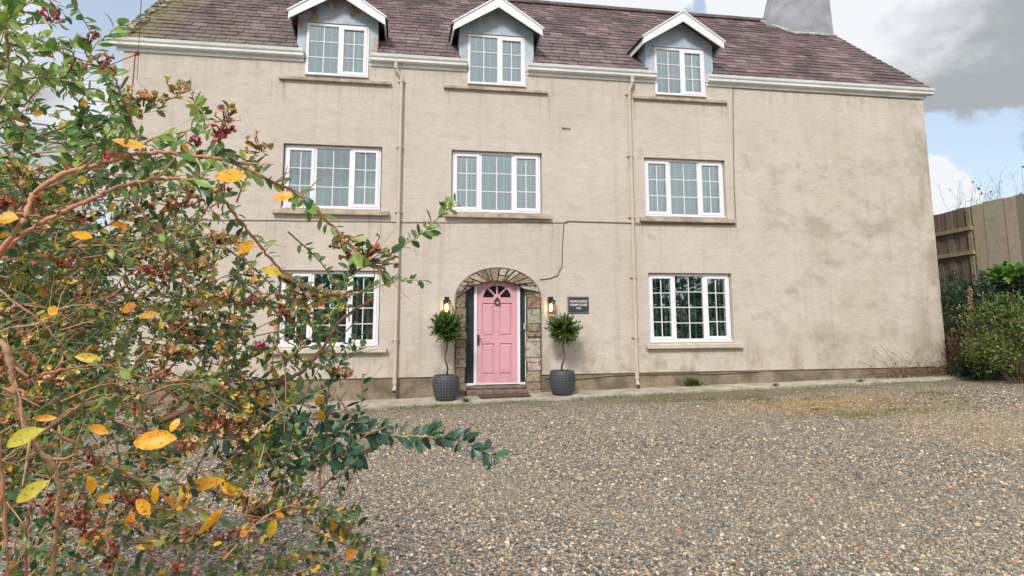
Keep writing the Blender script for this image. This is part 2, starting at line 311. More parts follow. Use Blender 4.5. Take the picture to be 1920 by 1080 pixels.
# ------------------------------------------------------------------ mesh building
class MB:
    def __init__(s): s.v = []; s.f = []; s.t = []; s.n = 0
    def add(s, verts, faces, tint=(.5, .5, .5)):
        b = s.n; s.v.extend([tuple(map(float, p)) for p in verts]); s.f.extend([tuple(i+b for i in f) for f in faces])
        if len(tint) and not isinstance(tint[0], (int, float)): s.t.extend(tint)
        else: s.t.extend([tint]*len(verts))
        s.n += len(verts)
    def hexa(s, p, tint=(.5, .5, .5)):   # p: 4 front (ccw seen from -Y) then 4 back
        s.add(p, [(0, 1, 2, 3), (7, 6, 5, 4), (0, 4, 5, 1), (1, 5, 6, 2), (2, 6, 7, 3), (3, 7, 4, 0)], tint)
    def box(s, x0, x1, y0, y1, z0, z1, tint=(.5, .5, .5)):
        s.hexa([(x0, y0, z0), (x1, y0, z0), (x1, y0, z1), (x0, y0, z1), (x0, y1, z0), (x1, y1, z0), (x1, y1, z1), (x0, y1, z1)], tint)
    def prism_y(s, pts, y0, y1, tint=(.5, .5, .5)):   # (x,z) outline, ccw seen from -Y
        k = len(pts); v = [(x, y0, z) for x, z in pts]+[(x, y1, z) for x, z in pts]
        s.add(v, [tuple(range(k)), tuple(range(2*k-1, k-1, -1))]+[(i, i+k, (i+1) % k+k, (i+1) % k) for i in range(k)], tint)
    def prism_x(s, pts, x0, x1, tint=(.5, .5, .5)):   # (y,z) outline
        k = len(pts); v = [(x0, y, z) for y, z in pts]+[(x1, y, z) for y, z in pts]
        s.add(v, [tuple(range(k-1, -1, -1)), tuple(range(k, 2*k))]+[(i, (i+1) % k, (i+1) % k+k, i+k) for i in range(k)], tint)
    def tube(s, pts, r, n=6, tint=(.5, .5, .5), cap=True):
        pts = [np.asarray(p, float) for p in pts]; k = len(pts); rs = r if hasattr(r, '__len__') else [r]*k
        v = []; ref = np.array([.31, .17, .93]); 
        for i, p in enumerate(pts):
            d = pts[min(i+1, k-1)]-pts[max(i-1, 0)]; d = d/(np.linalg.norm(d)+1e-9)
            a = np.cross(d, ref); a /= np.linalg.norm(a)+1e-9; b = np.cross(d, a)
            for j in range(n):
                t = 2*math.pi*j/n; v.append(p+(a*math.cos(t)+b*math.sin(t))*rs[i])
        f = [(i*n+j, i*n+(j+1) % n, (i+1)*n+(j+1) % n, (i+1)*n+j) for i in range(k-1) for j in range(n)]
        if cap: f += [tuple(range(n-1, -1, -1)), tuple(range((k-1)*n, k*n))]
        s.add(v, f, tint)
    def lathe(s, prof, cx, cy_, n=28, tint=(.5, .5, .5)):
        v = [(cx+r*math.cos(2*math.pi*j/n), cy_+r*math.sin(2*math.pi*j/n), z) for r, z in prof for j in range(n)]
        f = [(i*n+j, i*n+(j+1) % n, (i+1)*n+(j+1) % n, (i+1)*n+j) for i in range(len(prof)-1) for j in range(n)]
        f.append(tuple(range((len(prof)-1)*n, len(prof)*n))); f.append(tuple(range(n-1, -1, -1)))
        s.add(v, f, tint)
    def build(s, name, mat, parent=None, smooth=False, bevel=0, local=False):
        me = bpy.data.meshes.new(name); me.from_pydata(s.v, [], s.f)
        if s.t:
            a = me.color_attributes.new('tint', 'FLOAT_COLOR', 'POINT')
            arr = np.ones((len(s.t), 4), np.float32); arr[:, :3] = np.asarray(s.t, np.float32); a.data.foreach_set('color', arr.ravel())
        me.materials.append(mat)
        if smooth: me.polygons.foreach_set('use_smooth', np.ones(len(me.polygons), bool))
        me.update()
        o = bpy.data.objects.new(name, me); C.objects.link(o)
        if parent is not None:
            o.parent = parent
            if not local: o.matrix_parent_inverse = world_of(parent).inverted()
        if bevel:
            m = o.modifiers.new('bevel', 'BEVEL'); m.width = bevel; m.segments = 2; m.limit_method = 'ANGLE'; m.angle_limit = rad(35)
        return o
def world_of(o):
    m = o.matrix_basis.copy()
    if o.parent is not None: m = world_of(o.parent) @ o.matrix_parent_inverse @ m
    return m
def tag(o, label=None, cat=None, group=None, kind=None):
    for k, v in (('label', label), ('category', cat), ('group', group), ('kind', kind)):
        if v: o[k] = v
    return o
def thing(name, label, cat, loc=(0, 0, 0), group=None):
    o = bpy.data.objects.new(name, None); C.objects.link(o); o.location = loc; o.empty_display_size = .2
    return tag(o, label, cat, group)
def copy_tree(o, parent=None):
    c = o.copy(); C.objects.link(c)
    if parent is not None: c.parent = parent
    for ch in [x for x in bpy.data.objects if x.parent == o]: copy_tree(ch, c)
    return c
def jit(c, a=.15, b=None):
    k = 1+random.uniform(-a, a); h = a*.35 if b is None else b
    return tuple(max(.003, x*k*(1+random.uniform(-h, h))) for x in c)
def gz(x): return .018*(min(max(x, -8), 13.5)-1.2)       # the yard climbs gently to the right

# ------------------------------------------------------------------ setting: ground, yard, path
def grid_sheet(x0, x1, y0, y1, nx, ny, zf):
    b = MB(); v = [(x0+(x1-x0)*i/nx, y0+(y1-y0)*j/ny) for j in range(ny+1) for i in range(nx+1)]
    b.add([(x, y, zf(x, y)) for x, y in v], [(j*(nx+1)+i, j*(nx+1)+i+1, (j+1)*(nx+1)+i+1, (j+1)*(nx+1)+i) for j in range(ny) for i in range(nx)]); return b
tag(grid_sheet(-900, 900, -900, 900, 8, 8, lambda x, y: -.45).build('ground', M['grass_ground']), kind='structure')
yard_z = lambda x, y: gz(x)-.03+.012*math.sin(x*1.3+y*.7)*math.cos(y*1.1)
tag(grid_sheet(-9, 18, -16, -.2, 108, 64, yard_z).build('gravel_yard', M['gravel'], smooth=True), kind='structure')
def path_edge(x): return np.interp(x, [-6, -1, .6, 3.2, 6, 12], [-.80, -.86, -.84, -.80, -.66, -.52])+.025*math.sin(x*3.1)+.015*math.sin(x*7.7)
b = MB(); xs = np.linspace(-5.6, 12.5, 73)
for i in range(72):
    xa, xb = xs[i], xs[i+1]; ya, yb = path_edge(xa), path_edge(xb)
    za, zb = gz(xa)+.012, gz(xb)+.012
    b.hexa([(xa, ya, za-.2), (xb, yb, zb-.2), (xb, yb, zb), (xa, ya, za), (xa, .05, za-.2), (xb, .05, zb-.2), (xb, .05, zb+.01), (xa, .05, za+.01)])
tag(b.build('concrete_path', M['concrete']), kind='structure')

# loose stones lying on the yard
def stones():
    n = 125000
    ico_t = (1+5**.5)/2
    base = np.array([(-1, ico_t, 0), (1, ico_t, 0), (-1, -ico_t, 0), (1, -ico_t, 0), (0, -1, ico_t), (0, 1, ico_t), (0, -1, -ico_t), (0, 1, -ico_t),
                     (ico_t, 0, -1), (ico_t, 0, 1), (-ico_t, 0, -1), (-ico_t, 0, 1)]); base /= np.linalg.norm(base[0])
    tri = np.array([(0, 11, 5), (0, 5, 1), (0, 1, 7), (0, 7, 10), (0, 10, 11), (1, 5, 9), (5, 11, 4), (11, 10, 2), (10, 7, 6), (7, 1, 8),
                    (3, 9, 4), (3, 4, 2), (3, 2, 6), (3, 6, 8), (3, 8, 9), (4, 9, 5), (2, 4, 11), (6, 2, 10), (8, 6, 7), (9, 8, 1)])
    P = []
    while len(P) < n:                      # thicker near the front of the yard where single stones can be seen
        y = -9.2+8.5*RNG.random(40000)**1.6; x = RNG.uniform(-3.5, 13.2, 40000)
        k = (x < 3.6+(y+9.2)*1.15+1.2) & (y < -.9+.03*(x < 6)) & (x > -2.6-.12*(y+9.2))
        P.extend(np.stack([x[k], y[k]], 1).tolist())
    P = np.array(P[:n]); s = RNG.lognormal(-4.80, .38, n).clip(.004, .022)
    sc3 = np.stack([s*RNG.uniform(.8, 1.5, n), s*RNG.uniform(.8, 1.3, n), s*RNG.uniform(.45, .85, n)], 1)
    V = base[None]*(1+RNG.uniform(-.22, .22, (n, 12, 1)))*sc3[:, None]
    a = RNG.uniform(0, 6.283, n); tl = RNG.normal(0, .35, n)
    ct, st = np.cos(tl)[:, None], np.sin(tl)[:, None]
    x_, y_, z_ = V[..., 0], V[..., 1]*ct-V[..., 2]*st, V[..., 1]*st+V[..., 2]*ct
    ca, sa = np.cos(a)[:, None], np.sin(a)[:, None]
    X = x_*ca-y_*sa+P[:, :1]; Y = x_*sa+y_*ca+P[:, 1:]
    zb = .018*(np.clip(P[:, 0], -8, 13.5)-1.2)-.03+.012*np.sin(P[:, 0]*1.3+P[:, 1]*.7)*np.cos(P[:, 1]*1.1)
    Z = z_+(zb+s*.30)[:, None]
    V = np.stack([X, Y, Z], -1).reshape(-1, 3).astype(np.float32)
    Fc = (tri[None]+(np.arange(n)*12)[:, None, None]).reshape(-1).astype(np.int32)
    me = bpy.data.meshes.new('gravel_stones'); me.vertices.add(len(V)); me.vertices.foreach_set('co', V.ravel())
    me.loops.add(len(Fc)); me.loops.foreach_set('vertex_index', Fc); me.polygons.add(len(Fc)//3)
    me.polygons.foreach_set('loop_start', np.arange(0, len(Fc), 3, dtype=np.int32)); me.polygons.foreach_set('loop_total', np.full(len(Fc)//3, 3, np.int32))
    me.update(calc_edges=True); me.validate()
    pos = np.array([p for p, c in GRAVEL_STOPS]); cols = np.array([c for p, c in GRAVEL_STOPS])
    idx = np.searchsorted(pos, RNG.random(n), side='right')-1
    t = cols[idx]*RNG.uniform(.5, 1.45, (n, 1)); t = np.repeat(t, 12, 0)
    at = me.color_attributes.new('tint', 'FLOAT_COLOR', 'POINT'); at.data.foreach_set('color', np.concatenate([t, np.ones((len(t), 1))], 1).astype(np.float32).ravel())
    me.materials.append(M['stonelet']); o = bpy.data.objects.new('gravel_stones', me); C.objects.link(o)
    tag(o, 'loose mixed grey and tan gravel stones spread over the yard', 'gravel', kind='stuff')
stones()

# ------------------------------------------------------------------ farmhouse
H = thing('farmhouse', 'long cream rendered farmhouse with purple slate roof, three dormers and pink front door', 'house', (3.4, 0, 0))
XL, XR, WT, DEPTH = -5.38, 12.20, 6.72, 7.5
TAN = .85; EY, EZ = -.13, 6.90; RY = 3.75; RZ = EZ+(RY-EY)*TAN
WIN = [(-2.35, -.44, 3.66, 4.97), (.965, 2.866, 3.66, 4.97), (5.13, 7.02, 3.66, 4.97), (-2.31, -.41, .99, 2.465), (5.145, 7.045, .99, 2.465)]
DOR = [(-1.38, -2.005, -.755), (1.90, 1.275, 2.525), (6.03, 5.435, 6.63)]     # centre, window left, window right
DZ0, DZ1 = 6.39, 7.50
DOORR = (1.07, 2.822, -.3, 2.54)
def facade():
    ops = WIN+[(a, c, DZ0, WT) for _, a, c in DOR]+[DOORR]
    b = MB(); xs = sorted({XL, XR, *[o[0] for o in ops], *[o[1] for o in ops]}); zs = sorted({.40, WT, *[max(o[2], .40) for o in ops], *[min(o[3], WT) for o in ops]})
    for i in range(len(xs)-1):
        for j in range(len(zs)-1):
            mx_, mz = (xs[i]+xs[i+1])/2, (zs[j]+zs[j+1])/2
            if any(o[0] < mx_ < o[1] and o[2] < mz < o[3] for o in ops): continue
            b.add([(xs[i], 0, zs[j]), (xs[i+1], 0, zs[j]), (xs[i+1], 0, zs[j+1]), (xs[i], 0, zs[j+1])], [(0, 1, 2, 3)])
    for o in ops[:-1]:
        x0, x1, z0, z1 = o; d = .30
        top = [] if z1 >= WT else [((x0, 0, z1), (x0, d, z1), (x1, d, z1), (x1, 0, z1))]
        for q in [((x0, 0, z0), (x0, d, z0), (x0, d, z1), (x0, 0, z1)), ((x1, 0, z0), (x1, 0, z1), (x1, d, z1), (x1, d, z0)),
                  ((x0, 0, z0), (x1, 0, z0), (x1, d, z0), (x0, d, z0))]+top: b.add(q, [(0, 1, 2, 3)])
    # spandrels between the arch and its square opening
    k = 24; cx_, cz_, ea, eb = 1.946, 1.91, .876, .63
    pts = [(cx_+ea*math.cos(math.pi*i/k), cz_+eb*math.sin(math.pi*i/k)) for i in range(k+1)]
    for i in range(k):
        (xa, za), (xb, zb) = pts[i], pts[i+1]
        b.add([(xb, 0, zb), (xa, 0, za), (xa, 0, 2.54), (xb, 0, 2.54)], [(0, 1, 2, 3)])
    # gable ends, back, underside drip of the render above the plinth
    for X in (XL, XR):
        q = [(X, 0, .40), (X, DEPTH, .40), (X, DEPTH, WT), (X, RY, RZ-.2), (X, 0, WT)]; b.add(q, [tuple(range(5)) if X > 0 else tuple(range(4, -1, -1))])
    b.add([(XL, DEPTH, 0), (XR, DEPTH, 0), (XR, DEPTH, WT), (XL, DEPTH, WT)], [(3, 2, 1, 0)])
    for xa, xb in ((XL, DOORR[0]), (DOORR[1], XR)): b.add([(xa, 0, .40), (xb, 0, .40), (xb, .05, .40), (xa, .05, .40)], [(3, 2, 1, 0)])
    b.build('wall', M['render'], H)
    p = MB()
    for xa, xb in ((XL+.02, DOORR[0]), (DOORR[1], XR-.02)): p.box(xa, xb, .028, .30, -.3, .399)
    p.box(XR-.32, XR-.02, .301, DEPTH-.02, -.3, .399); p.box(XL+.02, XL+.32, .301, DEPTH-.02, -.3, .399)
    p.build('plinth', M['plinth'], H)
    r = MB()
    r.box(XL+.1, XR-.1, 3.4, 3.5, .3, WT+.9)                        # inner partition behind the rooms
    for z in (.35, 2.95, 5.45): r.box(XL+.1, XR-.1, .31, 3.39, z, z+.12)
    for x in (-3.4, .45, 3.7, 8.2): r.box(x-.05, x+.05, .32, 3.38, .48, WT-.2)
    r.build('room_partitions', M['room'], H)
facade()

def window(x0, x1, z0, z1, yf, lights, rows, tilt, blind_drop=0.0):
    f = MB(); fw = .055; d = .07
    f.box(x0, x1, yf, yf+d, z0, z0+fw); f.box(x0, x1, yf, yf+d, z1-fw, z1)
    f.box(x0, x0+fw, yf, yf+d, z0+fw, z1-fw); f.box(x1-fw, x1, yf, yf+d, z0+fw, z1-fw)
    f.box(x0-.005, x1+.005, yf-.035, yf-.001, z0-.004, z0+.026)                     # projecting cill nose
    inner = x1-x0-2*fw; mul = .06; tot = sum(w for _, w in lights); avail = inner-mul*(len(lights)-1)
    x = x0+fw; L = []
    for i, (kind, w) in enumerate(lights):
        w = w/tot*avail; L.append((kind, x, x+w)); x += w
        if i < len(lights)-1: f.box(x, x+mul, yf, yf+d, z0+fw, z1-fw); x += mul
    fr = f.build('window', M['upvc'], H, bevel=.005)
    for kind, a, c in L:
        za, zb = z0+fw, z1-fw
        if kind == 'sash':
            s = MB(); r = .05; y0, y1 = yf-.016, yf+.03; o = .012
            s.box(a-o, c+o, y0, y1, za-o, za+r); s.box(a-o, c+o, y0, y1, zb-r, zb+o); s.box(a-o, a+r, y0, y1, za+r, zb-r); s.box(c-r, c+o, y0, y1, za+r, zb-r)
            s.build('casement', M['upvc'], fr, bevel=.005)
            a, c, za, zb = a+r, c-r, za+r, zb-r
        g = MB(); g.box(a-.004, c+.004, yf+.034, yf+.042, za-.004, zb+.004); g.build('pane', M['glass'], fr)
        gb = MB(); bw = .0085; m = (a+c)/2; gb.box(m-bw, m+bw, yf+.020, yf+.032, za, zb)
        for k in range(1, rows):
            z = za+(zb-za)*k/rows; gb.box(a, m-bw, yf+.0205, yf+.0315, z-bw, z+bw); gb.box(m+bw, c, yf+.0205, yf+.0315, z-bw, z+bw)
        gb.build('glazing_bars', M['upvc'], fr)
        bl = MB(); yb = yf+.088; tilt = tilt+rad(random.uniform(-5, 5)); ct, st = .022*math.cos(tilt), .022*math.sin(tilt); z = zb-.03
        bl.box(a-.02, c+.02, yb-.025, yb+.025, zb-.02-blind_drop, zb+.03)
        while z > za+.02:
            bl.add([(a-.015, yb-ct, z-st), (c+.015, yb-ct, z-st), (c+.015, yb+ct, z+st), (a-.015, yb+ct, z+st),
                    (a-.015, yb-ct, z-st+.005), (c+.015, yb-ct, z-st+.005), (c+.015, yb+ct, z+st+.005), (a-.015, yb+ct, z+st+.005)],
                   [(3, 2, 1, 0), (4, 5, 6, 7), (0, 1, 5, 4), (1, 2, 6, 5), (2, 3, 7, 6), (3, 0, 4, 7)]); z -= .047
        b_ = bl.build('blind', M['blind'], fr); tp = MB()
        for q in (.22, .74): tp.box(a+(c-a)*q-.020, a+(c-a)*q+.020, yb-.034, yb-.030, za, zb)
        tp.build('blind_tape', M['tape'], fr)
    return fr
T3 = [('sash', .5), ('fixed', .62), ('sash', .5)]
for i, (x0, x1, z0, z1) in enumerate(WIN):
    up = i < 3; yf = .085
    fr = window(x0+.016, x1-.016, z0+.03, z1-.012, yf, T3, 3 if up else 4, rad(36) if up else rad(25), .12 if i == 1 else 0)
    s = MB(); e0, e1 = ((x0-.14, x1+.165) if up else (x0-.10, x1+.155))
    s.hexa([(e0, -.10, z0-.105), (e1, -.10, z0-.105), (e1, -.10, z0-.012), (e0, -.10, z0-.012), (e0, -.002, z0-.105), (e1, -.002, z0-.105), (e1, -.002, z0-.001), (e0, -.002, z0-.001)])
    s.box(x0+.002, x1-.002, 0, .085, z0+.002, z0+.028)
    s.build('window_sill', M['sill'] if up else M['sill_pale'], fr, bevel=.012)
for cx_, a, c in DOR:
    fr = window(a+.004, c-.004, DZ0+.004, DZ1-.002, -.02, [('fixed', .58), ('sash', .50)], 3, rad(38))
    s = MB(); s.box(cx_-1.12, cx_+1.09, -.07, -.002, DZ0-.125, DZ0-.06); s.build('window_sill', M['sill'], fr, bevel=.01)

# --- roof: slates one by one over a deck
BODY = .80
def gaps(x0, x1):                          # cut a strip of roof where a dormer stands
    segs = [(x0, x1)]
    for cx_, _, _ in DOR:
        out = []
        for a, c in segs:
            l, r = cx_-BODY+.02, cx_+BODY-.02
            if c <= l or a >= r: out.append((a, c)); continue
            if a < l: out.append((a, l))
            if c > r: out.append((r, c))
        segs = out
    return segs
def roof():
    b = MB(); cosr = 1/math.sqrt(1+TAN*TAN); sinr = TAN*cosr
    def pt(x, s, h): return (x, EY+s*cosr-h*sinr, EZ+s*sinr+h*cosr)
    L = (RY-EY)/cosr; course = .235; n = int(L/course)+1
    for r in range(n):
        s0 = r*course; s1 = min(s0+course*1.25, L)
        x = XL-.14-(.16 if r % 2 else 0)
        while x < XR+.10:
            w = .30*random.uniform(.90, 1.08); xa, xb = max(x+.006, XL-.14), min(x+w-.006, XR+.10); x += w
            if xb-xa < .03: continue
            dz = random.uniform(-.004, .006); tint = random.choice([(.170, .105, .106), (.20, .13, .13), (.125, .082, .082), (.29, .215, .21), (.095, .066, .066), (.175, .105, .108), (.23, .17, .16)])
            tint = jit(tuple(.55*q+.45*w_ for q, w_ in zip(tint, (.165, .108, .108))), .12, .04); lift = .024+dz*1.3; cutb = s0*cosr+EY < .62
            for a, c in (gaps(xa, xb) if cutb else [(xa, xb)]):
                p = [pt(a, s0, lift), pt(c, s0, lift+random.uniform(-.003, .003)), pt(c, s1, .006), pt(a, s1, .006), pt(a, s0, lift-.020), pt(c, s0, lift-.020)]
                b.add(p, [(0, 1, 2, 3), (4, 5, 1, 0), (4, 0, 3), (5, 2, 1)], tint)
    for a, c in gaps(XL-.12, XR+.08):      # deck
        b.hexa([pt(a, .02, -.06), pt(c, .02, -.06), pt(c, .02, -.002), pt(a, .02, -.002), pt(a, .9, -.06), pt(c, .9, -.06), pt(c, .9, -.002), pt(a, .9, -.002)], (.05, .04, .04))
    b.hexa([pt(XL-.12, .9, -.06), pt(XR+.08, .9, -.06), pt(XR+.08, .9, -.002), pt(XL-.12, .9, -.002), pt(XL-.12, L, -.06), pt(XR+.08, L, -.06), pt(XR+.08, L, -.002), pt(XL-.12, L, -.002)], (.05, .04, .04))
    bk = [(XL-.12, RY, RZ-.01), (XR+.08, RY, RZ-.01), (XR+.08, 7.75, RZ-.01-(7.75-RY)*TAN), (XL-.12, 7.75, RZ-.01-(7.75-RY)*TAN)]
    b.add(bk, [(0, 1, 2, 3)], (.2, .13, .13))
    ro = b.build('roof', M['slate'], H)
    t = MB(); x = XL-.15
    while x < XR+.05:
        e = min(x+.445, XR+.1); k = 9; h = random.uniform(0, .008)
        prof = [(RY+.13*math.cos(math.pi*i/k)*1.05, RZ-.045+h+.14*math.sin(math.pi*i/k)) for i in range(k+1)]
        t.prism_x(prof, x, e, jit((.15, .11, .11), .2, .05)); x += .45
    t.build('ridge_tiles', M['stone'], ro)
    c = MB()
    lo = [(10.80, 2.86), (12.195, 2.86), (12.195, 4.7), (10.50, 4.35), (10.08, 3.72)]; hi = [(11.00, 2.95), (12.12, 2.95), (12.12, 4.6), (11.35, 4.25), (11.10, 3.85)]
    c.add([(x, y, 8.9) for x, y in lo]+[(x, y, 12.2) for x, y in hi], [(0, 1, 6, 5), (1, 2, 7, 6), (2, 3, 8, 7), (3, 4, 9, 8), (4, 0, 5, 9), (5, 6, 7, 8, 9)])
    ch = c.build('chimney', M['chim'], ro, bevel=.03)
    fl = MB(); zr = lambda y: EZ+(y-EY)*TAN
    for (xa, ya), (xb, yb) in (((10.36, 3.70), (10.84, 2.86)), ((10.84, 2.86), (12.20, 2.86))):
        fl.tube([(xa, ya-.02, zr(ya)+.03), ((xa+xb)/2, (ya+yb)/2-.03, zr((ya+yb)/2)+.04), (xb, yb-.02, zr(yb)+.03)], .05, 6)
    fl.build('chimney_flashing', mat_simple('cement_fillet', (.42, .40, .37), .9, .35, 5, .6, .01), ro, smooth=True)
    # mortar bedding and moss along the left verge
    v = MB()
    for k in range(90):
        s = L*random.random(); v.tube([pt(XL-.13+random.uniform(0, .25), s, .03), pt(XL-.10+random.uniform(0, .3), s+.09, .035)], random.uniform(.015, .04), 5, jit(random.choice([(.16, .15, .06), (.36, .33, .26), (.10, .10, .05)]), .3))
    v.build('verge_moss', mat_tinted('verge_moss', .95, 30, .4, bump=.7, dist=.01), ro)['kind'] = 'stuff'
    return ro
roof()
def dormer(cx_, wl, wr):
    ap, half, tn = 8.22, .94, .67
    b = MB(); z_e = ap-tn*half
    b.box(cx_-BODY, wl-.001, -.015, .05, WT+.02, DZ1+.02); b.box(wr+.001, cx_+BODY, -.015, .05, WT+.02, DZ1+.02)
    b.prism_y([(cx_-BODY, DZ1+.021), (cx_+BODY, DZ1+.021), (cx_+BODY, ap-.06-tn*BODY), (cx_, ap-.06), (cx_-BODY, ap-.06-tn*BODY)], -.018, .05)
    b.box(wl-.03, wr+.03, -.04, -.019, DZ1+.005, DZ1+.045)
    for s in (-1, 1):
        X = cx_+s*(BODY-.02); zt = ap-.07-tn*BODY; yb = EY+(zt-EZ)/TAN+.05
        b.prism_x([(.051, EZ-.12), (yb, zt-.02), (yb, zt), (.051, zt)], X-.02, X+.02)
    d = b.build('dormer', M['lead'], H)
    r = MB(); t = .05
    for s in (-1, 1):
        P = [(cx_, ap), (cx_+s*(half+.02), ap-tn*(half+.02))]; Q = [(x, z-t) for x, z in P]
        o = [P[0], Q[0], Q[1], P[1]] if s > 0 else [P[0], P[1], Q[1], Q[0]]
        r.prism_y(o, -.27, 1.75, (.11, .085, .09))
        for k in range(7):
            for q in range(4):
                x0 = (half+.03)*q/4; x1 = (half+.03)*(q+1)/4+.02; y0 = -.25+k*.285
                lv = [(cx_+s*x0, ap-tn*x0+.012), (cx_+s*x1, ap-tn*x1+.028)]
                v = [(lv[0][0], y0, lv[0][1]), (lv[1][0], y0, lv[1][1]), (lv[1][0], y0+.28, lv[1][1]), (lv[0][0], y0+.28, lv[0][1])]
                v += [(x, y, z-.01) for x, y, z in v]
                r.add(v, [(0, 1, 2, 3), (7, 6, 5, 4), (0, 4, 5, 1), (1, 5, 6, 2), (2, 6, 7, 3), (3, 7, 4, 0)], jit((.21, .14, .14), .2, .05))
    r.build('dormer_roof', M['slate'], d)
    w = MB(); bd = .20
    for s in (-1, 1):
        xe = cx_+s*half; P = [(cx_, ap+.012), (xe, ap+.012-tn*half), (xe, ap+.012-tn*half-bd*.82), (cx_, ap+.012-bd*1.12)]
        w.prism_y(P if s < 0 else P[::-1], -.305, -.275)
        Q = [(cx_, ap+.045), (xe+s*.03, ap+.045-tn*(half+.03)), (xe+s*.03, ap+.0125-tn*(half+.03)), (cx_, ap+.0125)]
        w.prism_y(Q if s < 0 else Q[::-1], -.325, -.245)                       # white capping over the board
        ze = ap-tn*half
        w.prism_y([(xe-.012, ze-.16), (xe+.012, ze-.16), (xe+.012, ze-.055), (xe-.012, ze-.055)], -.274, .05+(ze-.16-EZ)/TAN)
    w.build('bargeboard', M['white_board'], d)
for q in DOR: dormer(*q)

def gutters():
    prof = [(-.031, 6.735), (-.10, 6.735), (-.128, 6.755), (-.132, 6.80), (-.158, 6.83), (-.172, 6.885), (-.160, 6.892), (-.031, 6.892)]
    segs = [(XL-.22, DOR[0][1]-.03), (DOR[0][2]+.03, DOR[1][1]-.02), (DOR[1][2]+.03, DOR[2][1]+.01), (DOR[2][2]+.03, XR+.20)]
    for a, c in segs:
        g = MB(); k = len(prof); g.prism_x(prof[::-1], a, c)
        g.box(max(a, XL-.12), min(c, XR+.08), -.030, -.003, 6.66, 6.89)
        for x in np.arange(a+.6, c-.3, 1.9):
            g.prism_x([(y*1.0-(.004 if y < -.04 else 0), z-(.004 if z < 6.8 else -.004)) for y, z in prof[::-1]], x-.03, x+.03)
        g.build('gutter', M['gutter'], H)
gutters()
def downpipe(x, xt, zb):
    b = MB(); Y = -.075; r = .036
    b.tube([(xt, -.10, 6.74), (xt, -.10, 6.62), (xt+(x-xt)*.3, -.095, 6.55), (x, Y, 6.42), (x, Y, 6.30), (x, Y, zb+.12), (x, Y-.02, zb+.06), (x-.01, Y-.09, zb)], r, 14)
    b.tube([(xt, -.10, 6.70), (xt, -.10, 6.60)], .046, 14)
    for z in (6.33, 4.95, 3.62, 2.35, 1.10): b.tube([(x, Y, z), (x, Y, z+.05)], .044, 14); b.box(x-.075, x+.075, -.035, -.003, z+.012, z+.038)
    b.tube([(x, Y, zb+.24), (x, Y, zb+.13)], .043, 14)
    o = b.build('downpipe', M['pipe'], H, smooth=False)
    e = MB(); e.tube([(x-.0102, Y-.0905, zb-.0005), (x-.0112, Y-.0975, zb-.0065)], .028, 14); e.build('outlet', M['black'], o)
downpipe(-.085, -.20, .16); downpipe(4.81, 4.88, .16)
def cable(pts, r=.010, mat=None): 
    P = []
    for i in range(len(pts)-1):
        a, c = np.array(pts[i]), np.array(pts[i+1]); n = max(2, int(np.linalg.norm(c-a)/.35))
        for k in range(n): P.append(a+(c-a)*k/n+np.array([0, 0, random.uniform(-.006, .006)]))
    P.append(np.array(pts[-1])); b = MB(); b.tube(P, r, 6); return b.build('cable', mat or M['cable'], H)
y = -.013
cable([(7.30, y, 6.66), (7.265, y, 6.0), (7.21, y, 4.4), (7.205, y, 3.60), (7.15, y, 3.535), (6.0, y, 3.52), (4.95, y-.02, 3.515), (4.72, y, 3.52), (3.42, y, 3.535), (3.32, y, 3.50), (3.28, y, 2.95),
       (3.27, y, 2.60), (3.17, y, 2.40), (3.02, y, 2.34), (2.80, y, 2.315)], .011)
cable([(-5.37, y, 3.40), (-4.2, y, 3.41), (-.2, y, 3.44), (.05, y, 3.44), (.84, y, 3.45), (3.4, y, 3.50)], .007)
cable([(7.30, y, 6.655), (9.0, y, 6.65), (12.1, y, 6.645)], .010)
cable([(-5.17, y, 4.0), (-5.17, y, 6.64)], .008)
cable([(2.9, .005, .33), (3.6, .005, .30), (4.3, .006, .36), (5.9, .004, .37), (6.6, .006, .34), (7.6, .005, .38)], .009)
b = MB(); b.tube([(3.33, .01, 5.53), (3.33, -.03, 5.535)], .016, 8); b.tube([(3.35, -.02, 5.53), (3.44, -.02, 5.535)], .008, 6); b.tube([(3.47, .01, 5.525), (3.47, -.03, 5.525)], .014, 8); b.build('wall_stub', M['iron'], H)

